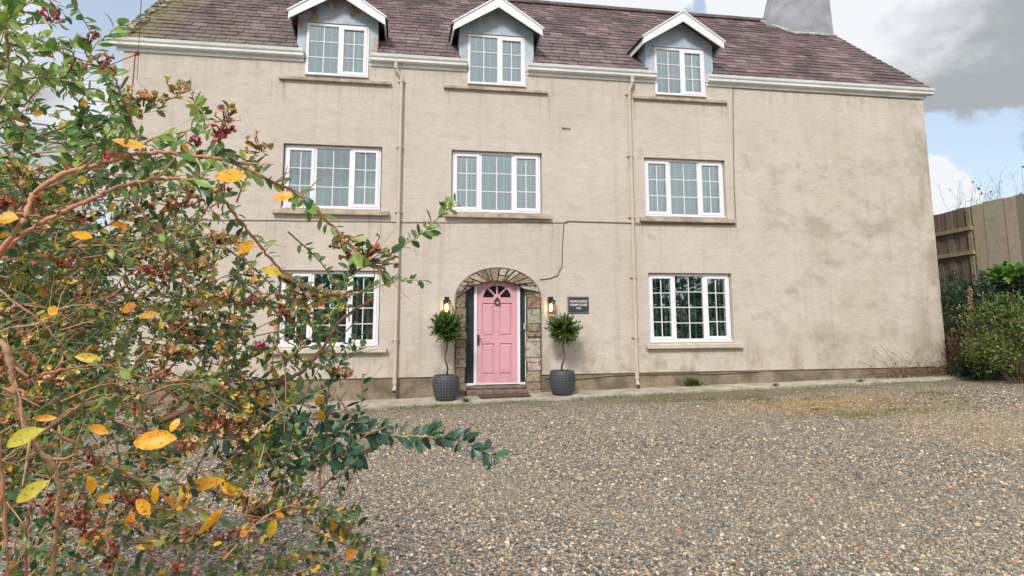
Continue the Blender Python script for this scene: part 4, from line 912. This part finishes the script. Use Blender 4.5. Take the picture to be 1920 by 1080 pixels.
spray(R2, 330, 1.5, 2.8, 20, GREEN_DARK+[(.18, .28, .07), (.27, .28, .06), (.19, .31, .09), (.34, .40, .10)], LV1, TW1, (90, 190), 27, .12)
spray(R3, 165, 1.3, 2.1, 22, GREEN_DARK+[(.21, .31, .08), (.30, .30, .07), (.13, .26, .12)], LV1, TW1, (90, 180), 17, .10)
spray(R5, 40, 1.7, 2.1, 30, [(.055, .145, .09), (.075, .18, .115), (.05, .12, .08)], LV1, TW1, (70, 130), 15, .01)
spray(R4, 300, 2.5, 3.9, 22, GREEN_DARK+[(.12, .16, .04), (.16, .12, .05)], LV2, TW2, (110, 230), 20, .05, (.10, .06, .04))
spray(R2, 85, 2.8, 3.6, 18, GREEN_DARK, LV2, TW2, (90, 190), 18, .05, (.12, .07, .045))
# bare arching twigs tangled through the middle
for k in range(70):
    x, y = random.uniform(-80, 300), random.uniform(360, 1000); dep = random.uniform(1.25, 2.2); L_ = random.uniform(120, 300); a = random.gauss(0, .5)
    P = smooth_path([px(x, y, dep), px(x+L_*.5*math.cos(a), y-L_*.5*math.sin(a)-random.uniform(0, 35), dep+.06), px(x+L_*math.cos(a), y-L_*math.sin(a)*.7+random.uniform(0, 40), dep+.15)], 5)
    w = random.uniform(.7, 1.7)*dep/F_PX; TW1.tube(P, [w*(1-.5*i/(len(P)-1)) for i in range(len(P))], 5, jit(random.choice([RED, (.62, .30, .15), (.58, .36, .19), (.42, .20, .12)]), .2), False)
# stems of both shrubs down to their roots in the bed
for S_, (x, y), TW, n in ((S1, (-1.25, -11.35), TW1, 9), (S2, (-2.9, -9.4), TW2, 14)):
    for k in range(n):
        tip = px(random.uniform(-160, 30), random.uniform(700, 1000), random.uniform(1.2, 1.5)) if S_ is S1 else px(random.uniform(-80, 170), random.uniform(480, 900), random.uniform(2.6, 3.8))
        r0 = np.array([x+random.gauss(0, .07), y+random.gauss(0, .07), gz(x)-.05]); mid_ = (r0+tip)/2+np.array([random.uniform(-.1, .05), 0, .12])
        P = smooth_path([r0, mid_, tip], 5); TW.tube(P, [.016-.011*i/(len(P)-1) for i in range(len(P))], 6, jit(TAN_ if S_ is S1 else (.12, .08, .05), .2), False)
LV1.build('foliage', M['leaf'], S1); TW1.build('twigs', M['bark'], S1, smooth=True); LV2.build('foliage', M['leaf'], S2); TW2.build('twigs', M['bark'], S2, smooth=True)

# the single yellow leaves that stand out, each a part of its own: x, y, depth, length px, angle deg, tint index, openness
YEL = [(400, 330, 1.3, 62, 0, 1, .55), (512, 372, 1.34, 38, 10, 1, .62), (441, 470, 1.38, 46, 8, 0, .48), (488, 506, 1.4, 38, 0, 3, .5), (210, 262, 1.24, 66, -12, 0, .30), (134, 436, 1.24, 52, -14, 1, .34),
       (250, 830, 1.2, 75, 5, 1, .50), (344, 915, 1.3, 66, 12, 1, .38), (30, 942, 1.1, 62, 38, 4, .44), (12, 838, 1.1, 68, 35, 4, .46), (165, 892, 1.24, 32, -60, 1, .6), (182, 936, 1.24, 30, 4, 1, .58),
       (255, 937, 1.28, 38, -35, 1, .6), (332, 958, 1.32, 42, 65, 1, .62), (235, 985, 1.26, 28, 50, 2, .6), (254, 1027, 1.28, 42, 8, 0, .34), (60, 783, 1.16, 42, -8, 0, .3), (-6, 412, 1.18, 34, 5, 1, .9),
       (258, 592, 1.5, 38, 0, 1, .42), (228, 584, 1.5, 26, 30, 2, .9), (140, 668, 1.3, 46, -10, 3, .4), (165, 800, 1.25, 42, -10, 1, .42), (90, 578, 1.4, 24, -20, 1, .8), (14, 828, 1.15, 20, -15, 0, .6),
       (320, 810, 1.3, 26, 70, 1, .6), (412, 905, 1.4, 42, -25, 1, .5), (445, 1000, 1.5, 30, 15, 2, .6), (570, 955, 1.62, 30, 30, 1, .6), (620, 965, 1.64, 30, -70, 0, .6), (640, 990, 1.64, 26, -60, 2, .7), (62, 215, 1.3, 20, 10, 0, .8),
       (150, 195, 1.3, 16, 10, 0, .9), (640, 968, 1.66, 34, -85, 0, .55), (598, 742, 1.8, 24, -80, 1, .8), (602, 765, 1.8, 24, -80, 1, .8), (530, 760, 1.75, 36, 25, 1, .4), (480, 752, 1.7, 26, 10, 0, .7), (290, 945, 1.3, 36, 80, 1, .4), (372, 1000, 1.4, 60, 42, 1, .3), (700, 1050, 1.7, 26, -20, 3, .7), (648, 1050, 1.66, 28, 45, 2, .6), (505, 1010, 1.5, 36, 80, 3, .5)]
for x, y, d, L_, an, ti, op in YEL:
    l = Leaves(); a = rad(an); p = px(x, y, d); dr = RT*math.cos(a)+UP*math.sin(a)+FWD*random.uniform(-.2, .2)
    nn = -FWD+UP*random.uniform(.2, .7)+RT*random.uniform(-.3, .3); s = L_*d/F_PX
    l.add(p, dr, nn, s, s*op, jit(AUTUMN[ti], .08, .03)); l.build('yellow_leaf', M['leaf_spot'], S1, (0, 1, 2, 3, 4, 5))

def seed_head(x, y, d, w, h, n, pal, name, flare=1.0):
    b = MB(); c = px(x, y, d)
    for i in range(n):
        o = RT*random.gauss(0, w*.42)*d/F_PX+UP*random.gauss(0, h*.42)*d/F_PX+FWD*random.gauss(0, .012); p = c+o
        dr = rv()+np.array([.1, -.5, .1]); dr /= np.linalg.norm(dr); s = random.uniform(5.5, 9.5)*d/F_PX; t = jit(random.choice(pal), .28, .08)
        q = np.cross(dr, rv()); q /= np.linalg.norm(q); e = np.cross(dr, q); k = 6; v = []; 
        for (u, r) in ((0, .18), (.35, .5), (.8, .55), (1.25, .95*flare)):
            for j in range(k):
                an = 2*math.pi*j/k; rr = r*(1.25 if (u > 1 and j % 2) else 1)
                v.append(p+dr*s*u+(q*math.cos(an)+e*math.sin(an))*s*rr*.62)
        b.add(v, [(r_*k+j, r_*k+(j+1) % k, (r_+1)*k+(j+1) % k, (r_+1)*k+j) for r_ in range(3) for j in range(k)]+[tuple(range(k-1, -1, -1))], t)
        b.tube([p, c+o*.25-UP*.012], .0009*d, 4, (.20, .11, .06), False)
    b.build(name, M['leaf_matt'], S1, smooth=False)
RUST = [(.50, .15, .08), (.62, .24, .13), (.40, .11, .06), (.66, .33, .20)]; STRAW = [(.80, .60, .28), (.86, .66, .36), (.66, .56, .16), (.75, .38, .20)]; DRED = [(.48, .12, .07), (.58, .20, .11), (.38, .10, .06)]
PINK = [(.75, .09, .20), (.82, .16, .28), (.62, .05, .13)]
for a in [(192, 112, 1.26, 46, 34, 16), (340, 380, 1.4, 46, 22, 16), (290, 505, 1.36, 48, 26, 18), (120, 490, 1.3, 50, 22, 16), (685, 480, 1.52, 60, 30, 30), (640, 455, 1.5, 30, 18, 10), (55, 380, 1.25, 60, 30, 18), (165, 72, 1.26, 24, 12, 6), (425, 790, 1.5, 70, 24, 30), (420, 360, 1.4, 26, 26, 8), (300, 700, 1.45, 30, 14, 8), (560, 640, 1.7, 30, 14, 8)]: seed_head(*a, RUST, 'seed_head')
for a in [(155, 975, 1.22, 66, 34, 22), (90, 945, 1.2, 34, 22, 9), (208, 1045, 1.26, 24, 40, 12), (255, 935, 1.3, 70, 20, 18), (180, 858, 1.24, 36, 20, 10), (30, 700, 1.14, 46, 36, 14), (335, 1066, 1.3, 26, 18, 7), (420, 1005, 1.45, 40, 22, 10), (350, 830, 1.4, 50, 16, 10)]: seed_head(*a, DRED, 'seed_head')
for a in [(490, 272, 1.38, 40, 24, 16), (590, 548, 1.52, 64, 24, 34), (325, 656, 1.5, 46, 12, 26), (40, 322, 1.24, 54, 26, 18), (110, 700, 1.25, 50, 26, 22), (430, 800, 1.5, 60, 40, 26), (500, 958, 1.55, 80, 34, 44), (470, 935, 1.52, 50, 26, 20), (290, 180, 1.34, 36, 16, 16), (268, 190, 1.34, 40, 22, 16), (25, 700, 1.15, 36, 20, 12), (370, 500, 1.45, 36, 18, 20), (330, 165, 1.36, 30, 14, 12), (420, 215, 1.38, 30, 22, 12), (540, 520, 1.5, 26, 16, 10), (640, 700, 1.8, 30, 16, 14), (470, 730, 1.7, 44, 18, 20)]: seed_head(*a, STRAW, 'seed_head', 1.2)
for k in range(30):
    x, y = random.uniform(-10, 620), random.uniform(330, 1060)
    if not (in_poly(x, y, R2) or in_poly(x, y, R3)): continue
    seed_head(x, y, random.uniform(1.3, 1.9), random.uniform(18, 46), random.uniform(10, 26), random.randint(7, 18), random.choice([RUST, STRAW, STRAW]), 'seed_head', random.uniform(.9, 1.2))
for a in [(425, 240, 1.36, 20, 14, 12), (368, 265, 1.34, 14, 7, 6), (200, 297, 1.28, 12, 8, 6), (97, 30, 1.3, 18, 12, 9), (252, 771, 1.34, 8, 8, 3), (480, 650, 1.7, 12, 8, 5), (465, 565, 1.6, 14, 8, 5), (410, 258, 1.35, 12, 12, 5)]: seed_head(*a, PINK, 'pink_flower', .8)

# ------------------------------------------------------------------ right hand bank, fence and planting
def bank():
    toe = [(12.35, 2.2), (12.9, 1.0), (13.5, -.4), (14.6, -3.5), (16, -8)]; b = MB(); n = len(toe)
    rows = [(0, -.05), (.5, .22), (1.6, .75), (2.4, 1.9), (3.2, 2.3), (9, 2.5), (40, 2.2)]
    v = [(x+o*.92, y+o*.40, gz(13)+z+(.10*math.sin(x*3+y*2+o*5) if 0 < o < 9 else 0)) for x, y in toe for o, z in rows]; m = len(rows)
    b.add(v, [(i*m+j, i*m+j+1, (i+1)*m+j+1, (i+1)*m+j) for i in range(n-1) for j in range(m-1)])
    tag(b.build('earth_bank', M['soil'], smooth=True), kind='structure')
bank()
def bush(name, label, c, r, n, size, pal, width=.5, stems=12, group=None, up=.2, mat='leaf', spread=1.0):
    t = thing(name, label, 'shrub' if 'shrub' in name or 'hedge' in name else 'plant', (c[0], c[1], c[2]-r[2]), group); L = Leaves(); S = MB(); c = np.array(c); r = np.array(r)
    cl = []
    for i in range(stems*4):
        d = rv(); d[2] = abs(d[2])*1.5-.75; u = random.uniform(.45, 1.0); cl.append((c+d/np.linalg.norm(d)*r*u, random.uniform(.16, .34)*r.min()*1.4))
    for i in range(stems):
        e = cl[i*4][0]; a = c-np.array([0, 0, r[2]])+rv()*.08; S.tube(smooth_path([a, (a+e)/2+rv()*.08, e], 4), [.014, .013, .012, .011, .010, .008, .006, .004, .003], 5, jit((.13, .09, .05), .2), False)
    for i in range(n):
        q, rr = random.choice(cl); o = rv()*rr*random.random()**.4; p = q+o; s = size*random.uniform(.6, 1.3); d = o/(np.linalg.norm(o)+1e-6)+rv()*.7+np.array([0, 0, up])
        L.add(p, d, rv()*.8+np.array([-.2, -.5, .7]), s, s*width*random.uniform(.8, 1.2), jit(random.choice(pal), .32))
    L.build('foliage', M[mat], t, (0, 2, 3, 5)); S.build('stems', M['bark'], t); return t
DK = [(.022, .052, .024), (.032, .068, .034), (.045, .088, .040)]
bush('dark_shrub', 'dark evergreen shrub in the shade between the house corner and the fence', px(1790, 590, 16.0), (.62, .62, 1.5), 2600, .07, DK, .45, 14)
bush('ivy_hedge', 'dark ivy hedge hanging over the bank below the fence', px(1885, 565, 14.6), (1.35, .8, .66), 6200, .075, DK+[(.035, .07, .04), (.045, .09, .05)], .8, 20)
bush('low_plant', 'bright green leafy plant spilling over the bank top below the fence', px(1915, 512, 14.2), (.62, .4, .16), 420, .16, [(.10, .24, .03), (.14, .30, .04), (.07, .17, .025)], .7, 8, up=.5)
bush('leafy_shrub', 'rounded green shrub with white flecks and olive tips at the right edge', px(1903, 640, 13.3), (1.05, .85, .98), 7600, .062, [(.075, .14, .022), (.12, .20, .03), (.17, .21, .04), (.05, .095, .018), (.24, .18, .05), (.22, .28, .09)], .5, 24)
bush('dead_fern', 'rusty brown dead plant at the foot of the bank', px(1803, 655, 14.2), (.28, .28, .58), 900, .07, [(.20, .095, .05), (.26, .14, .08), (.14, .07, .04)], .25, 12, up=.6, mat='leaf_matt')
bush('dead_fern', 'low heap of dry brown stems by the house corner', px(1775, 692, 14.6), (.55, .35, .22), 900, .08, [(.24, .14, .09), (.30, .19, .12), (.15, .085, .05)], .2, 12, up=.3, mat='leaf_matt')
bush('ivy_shrub', 'dark low shrub filling the bed between the dead plant and the leafy shrub', px(1838, 690, 14.0), (.7, .5, .32), 1700, .06, DK+[(.05, .07, .02)], .6, 12)
ds = thing('dried_flower_spike', 'tall pale tan dried flower spike standing before the ivy', 'plant', tuple(px(1824, 705, 13.8)))
b = MB(); P = smooth_path([px(1826, 705, 13.8), px(1823, 640, 13.8), px(1820, 545, 13.8)], 5); b.tube(P, .012, 6, (.32, .22, .13)); b.build('stem', M['bark'], ds)
b = MB()
for k in range(260):
    u = random.random(); p = px(1822-3*u, 665-125*u, 13.8)+rv()*np.array([.09, .09, .05])*(1.05-.75*u); b.tube([p, p+rv()*.035], [.014, .006], 5, jit((.42, .27, .17), .25), False)
b.build('seed_plume', M['leaf_matt'], ds)['kind'] = 'stuff'
# dry twigs trailing along the foot of the wall
t = thing('dry_bramble', 'dry brown bramble twigs trailing against the foot of the wall', 'plant', (11.3, -.1, gz(11.3)))
b = MB()
for k in range(46):
    x = random.uniform(10.3, 12.1); a = np.array([x, -.05-random.random()*.15, gz(x)+.02]); e = a+np.array([random.gauss(-.3, .4), random.uniform(-.2, .02), random.uniform(.1, .75)*(1 if random.random() < .4 else .4)])
    b.tube(smooth_path([a, (a+e)/2+np.array([0, -.03, .08]), e], 4), .0045, 4, jit((.20, .11, .07), .3), False)
b.build('twigs', M['bark'], t)
L = Leaves()
for k in range(520):
    x = 12.1-abs(random.gauss(0, .8)); L.add((x, -.06-random.random()*.2, gz(x)+.03+abs(random.gauss(0, .15))), rv(), rv(), .045, .02, jit((.19, .115, .07), .4))
L.build('dead_leaves', M['leaf_matt'], t, (0, 2, 3, 5))
# bed edging
b = MB(); E_ = [(12.45, .35), (12.9, .2), (13.5, -.55), (14.3, -2.2), (15.3, -5)]
b.tube([(x, y, gz(x)+.03) for x, y in E_], .055, 8, (.10, .085, .06)); tag(b.build('bed_edging', M['bark'], smooth=True), 'dark timber edging between the gravel and the right hand bed', 'edging')

def fence():
    A, Bc, E2 = px(1738, 404, 17.4), px(1822, 384, 15.9), px(2130, 318, 14.6)
    t = thing('wooden_fence', 'tall weathered board fence on the bank beyond the house', 'fence', (Bc[0], Bc[1], Bc[2]-2.0))
    pal = [(.215, .18, .13), (.17, .14, .10), (.25, .215, .16), (.135, .112, .078), (.22, .17, .11)]
    def run(P, Q, front, hgt=2.1):
        b = MB(); d = Q-P; rise = d[2]; d[2] = 0; ln = np.linalg.norm(d); d /= ln; nr = np.array([d[1], -d[0], 0])
        if nr @ (CAM-P) < 0: nr = -nr
        zt = lambda x: P[2]+rise*x/ln
        x, k = 0, 0
        while x < ln:
            w = random.uniform(.19, .26); o = nr*(random.uniform(-.004, .004)+(.020 if k % 2 else 0)); a = P+d*x; c = P+d*min(x+w+.02, ln+.02); dz = random.uniform(-.02, .012)-(0 if front else .03); k += 1
            q = [(a[0], a[1], zt(x)-hgt), (c[0], c[1], zt(x+w)-hgt), (c[0], c[1], zt(x+w)+dz), (a[0], a[1], zt(x)+dz)]
            b.hexa([tuple(np.array(p)+o) for p in q]+[tuple(np.array(p)+o-nr*.017) for p in q], jit(random.choice(pal), .2, .05) if front else jit(random.choice(pal[:2]+[(.20, .155, .10)]), .2, .05)); x += w
        b.build('board_panel', M['fence'], t)
        for dz in (.62, 1.22):
            r = MB(); o = nr*(.03 if not front else -.09); p0, p1 = P+o, Q+o
            r.hexa([tuple(np.array((p[0], p[1], p[2]-dz+e))+nr*.06) for p, e in ((p0, 0), (p1, 0), (p1, .09), (p0, .09))]+[(p[0], p[1], p[2]-dz+e) for p, e in ((p0, 0), (p1, 0), (p1, .09), (p0, .09))], jit((.36, .28, .18), .1)); r.build('rail', M['fence'], t)
    run(A, Bc, False); run(Bc, E2, True)
    p = MB(); p.box(Bc[0]-.05, Bc[0]+.05, Bc[1]+.05, Bc[1]+.15, Bc[2]-2.1, Bc[2]-.05, (.27, .215, .145)); p.build('post', M['fence'], t)
fence()
# growth behind the fence
t = thing('bare_bramble', 'thin bare twigs rising above the top of the fence', 'plant', tuple(px(1800, 520, 17.5)))
b = MB(); L = Leaves()
for k in range(30):
    x = random.uniform(1752, 1915); y0 = 398-(x-1757)*.24; a = px(x, y0+26, 17.6+random.random()); e = px(x+random.gauss(0, 20), y0-random.uniform(4, 50), 17.6+random.random()); P = smooth_path([a, (a+e)/2+rv()*.12, e], 4)
    b.tube(P, .0032, 4, jit((.14, .11, .10), .3), False)
    for q in range(3):
        p = P[random.randrange(3, len(P))]; b.tube([p, p+rv()*.22+np.array([0, 0, .06])], .0024, 4, (.14, .11, .095), False)
    if random.random() < .3: L.add(e, rv(), rv(), .10, .06, jit((.05, .07, .03), .3))
b.build('twigs', M['bark'], t); L.build('foliage', M['leaf_matt'], t, (0, 2, 3, 5))
def tree(x, y, z0, h, r, n, label, lsize=.13, group=None, pal=GREEN_DARK):
    t = thing('broadleaf_tree', label, 'tree', (x, y, z0), group); s = MB(); L = Leaves(); top = np.array([x, y, z0+h*.45])
    s.tube([(x, y, z0), (x+.1, y, z0+h*.25), tuple(top)], [h*.03, h*.024, h*.018], 8, (.11, .085, .06))
    for i in range(34):
        d = rv(); d[2] = abs(d[2])*.9+.05; e = top+d*np.array([r, r, h*.52])*random.uniform(.55, 1.05); s.tube(smooth_path([top, (top+e)/2+rv()*r*.1, e], 3), [h*.012]+[h*.007]*3+[h*.004]*2+[h*.002], 5, (.10, .08, .055), False)
        for k in range(n//34):
            o = rv()*r*.33*random.random()**.5; L.add(e+o, rv()+o, rv()+np.array([0, 0, .7]), lsize*random.uniform(.7, 1.3), lsize*.5, jit(random.choice(pal), .35))
    s.build('trunk', M['bark'], t); L.build('crown', M['leaf'], t, (0, 2, 3, 5)); return t
p = px(2035, 470, 21.0); tree(p[0], p[1], 2.0, 4.3, 1.75, 3400, 'small broadleaf tree beyond the fence, its crown just inside the right edge', .11, pal=[(.05, .085, .03), (.09, .12, .04), (.13, .12, .04)])
# hedge across the lane behind the photographer, seen only as the dark reflection in the ground floor glass
random.seed(5)
hd = thing('roadside_hedge', 'tall dark green hedge across the lane facing the farmhouse', 'hedge', (3, -24, -.3)); L = Leaves(); S = MB()
for k in range(60): x = -16+k*.7; S.tube([(x, -24, -.3), (x+random.gauss(0, .3), -24+random.gauss(0, .3), 2.5), (x+random.gauss(0, .6), -24+random.gauss(0, .5), 4.6)], [.07, .05, .02], 5, (.09, .07, .05))
for k in range(9000):
    x = random.uniform(-17, 27); zt = 4.4+.7*math.sin(x*.9)+.5*math.sin(x*2.3); z = -.3+zt*random.random()**.8; y = -24+random.gauss(0, .7); L.add((x, y, z), rv(), rv()+np.array([0, .5, .4]), random.uniform(.28, .48), .3, jit(random.choice(GREEN_DARK), .3))
L.build('foliage', M['leaf_matt'], hd, (0, 2, 3, 5)); S.build('stems', M['bark'], hd)
# hedge beyond the left gable
bush('boundary_hedge', 'dark boundary hedge beyond the left end of the farmhouse', (-8.6, 1.5, 1.3), (2.3, 1.6, 1.75), 6000, .12, DK, .55, 30)

# ------------------------------------------------------------------ grass and weeds
random.seed(40); G = Leaves()
for k in range(5200):
    x = random.uniform(-2.5, 12); y = path_edge(x)-.01-abs(random.gauss(0, .045)) if random.random() < .8 else path_edge(x)+random.uniform(-.3, 0)
    dens = .5+.5*math.sin(x*2.7)*math.sin(x*1.13+1)
    if random.random() > (dens*.9 if x < 5.5 else dens*.45): continue
    G.add((x, y, gz(x)-.03), np.array([random.gauss(0, .45), random.gauss(-.2, .4), 1]), rv(), random.uniform(.03, .085), .006, jit(random.choice([(.08, .13, .02), (.11, .16, .03), (.06, .10, .02), (.17, .17, .05)]), .3))
for k in range(120):
    cx_, cy_ = random.choice([(random.gauss(7.8, 1.0), random.gauss(-3.3, .35)), (random.gauss(7.2, 1.2), random.gauss(-2.5, .5)), (random.gauss(5.6, .9), random.gauss(-1.5, .25)), (random.gauss(9.8, .8), random.gauss(-2.4, .5))]); r_ = random.uniform(.03, .10); pc = random.choice([(.10, .13, .025), (.15, .15, .04), (.24, .18, .06)])
    for q in range(int(r_*420)):
        x, y = cx_+random.gauss(0, r_), cy_+random.gauss(0, r_*.6); G.add((x, y, yard_z(x, y)), np.array([random.gauss(0, .8), random.gauss(0, .8), 1]), rv(), random.uniform(.015, .045), .008, jit(pc, .35))
for cx_, cy_, rx, ry, n in ((7.6, -3.6, 1.7, .28, 500), (5.6, -1.5, 1.4, .3, 500), (9.8, -2.2, .8, .3, 200), (7.2, -2.5, 1.8, .7, 500)):
    for k in range(n):
        x, y = random.gauss(cx_, rx*.5), random.gauss(cy_, ry*.5); G.add((x, y, yard_z(x, y)), np.array([random.gauss(0, .6), random.gauss(0, .6), 1]), rv(), random.uniform(.015, .05), .006, jit(random.choice([(.10, .13, .025), (.14, .15, .04), (.22, .17, .06)]), .3))
g = G.build('grass', M['leaf_matt'], None, (0, 2, 3, 5)); tag(g, 'short green grass and moss growing along the path edge and in the gravel', 'grass', kind='stuff')
def weed(x, y, r, n, label, pal):
    t = Leaves()
    for k in range(n):
        d = np.array([random.gauss(0, .6), random.gauss(-.2, .4), 1.0]); t.add((x+random.gauss(0, r*.4), y+random.gauss(0, r*.15), gz(x)+.015), d, rv(), random.uniform(.6, 1.2)*r, r*.10, jit(random.choice(pal), .3))
    tag(t.build('weed', M['leaf_matt'], None, (0, 2, 3, 5)), label, 'weed')
weed(6.05, -.03, .19, 170, 'green tuft of weed growing against the plinth under the right window', [(.05, .10, .02), (.08, .13, .03)])
weed(1.22, -.80, .10, 60, 'small grass tuft on the path edge in front of the left planter', [(.07, .12, .02), (.10, .15, .03)])
weed(7.6, -.55, .09, 50, 'small grass tuft on the path edge right of the right window', [(.08, .12, .03), (.14, .15, .05)])
weed(9.6, -.50, .09, 50, 'small grass tuft on the path edge below the blank wall', [(.08, .12, .03), (.14, .15, .05)])
# fine overhead wire crossing the sky to the left end of the house
b = MB(); A = onY(257, 150, -.02); Bq = px(268, -60, 9.0); b.tube([A, (A+Bq)/2+np.array([0, 0, -.03]), Bq, Bq+(Bq-A)*3], .006, 5); tag(b.build('overhead_wire', M['cable']), 'thin overhead wire running down to the left end of the farmhouse', 'wire')
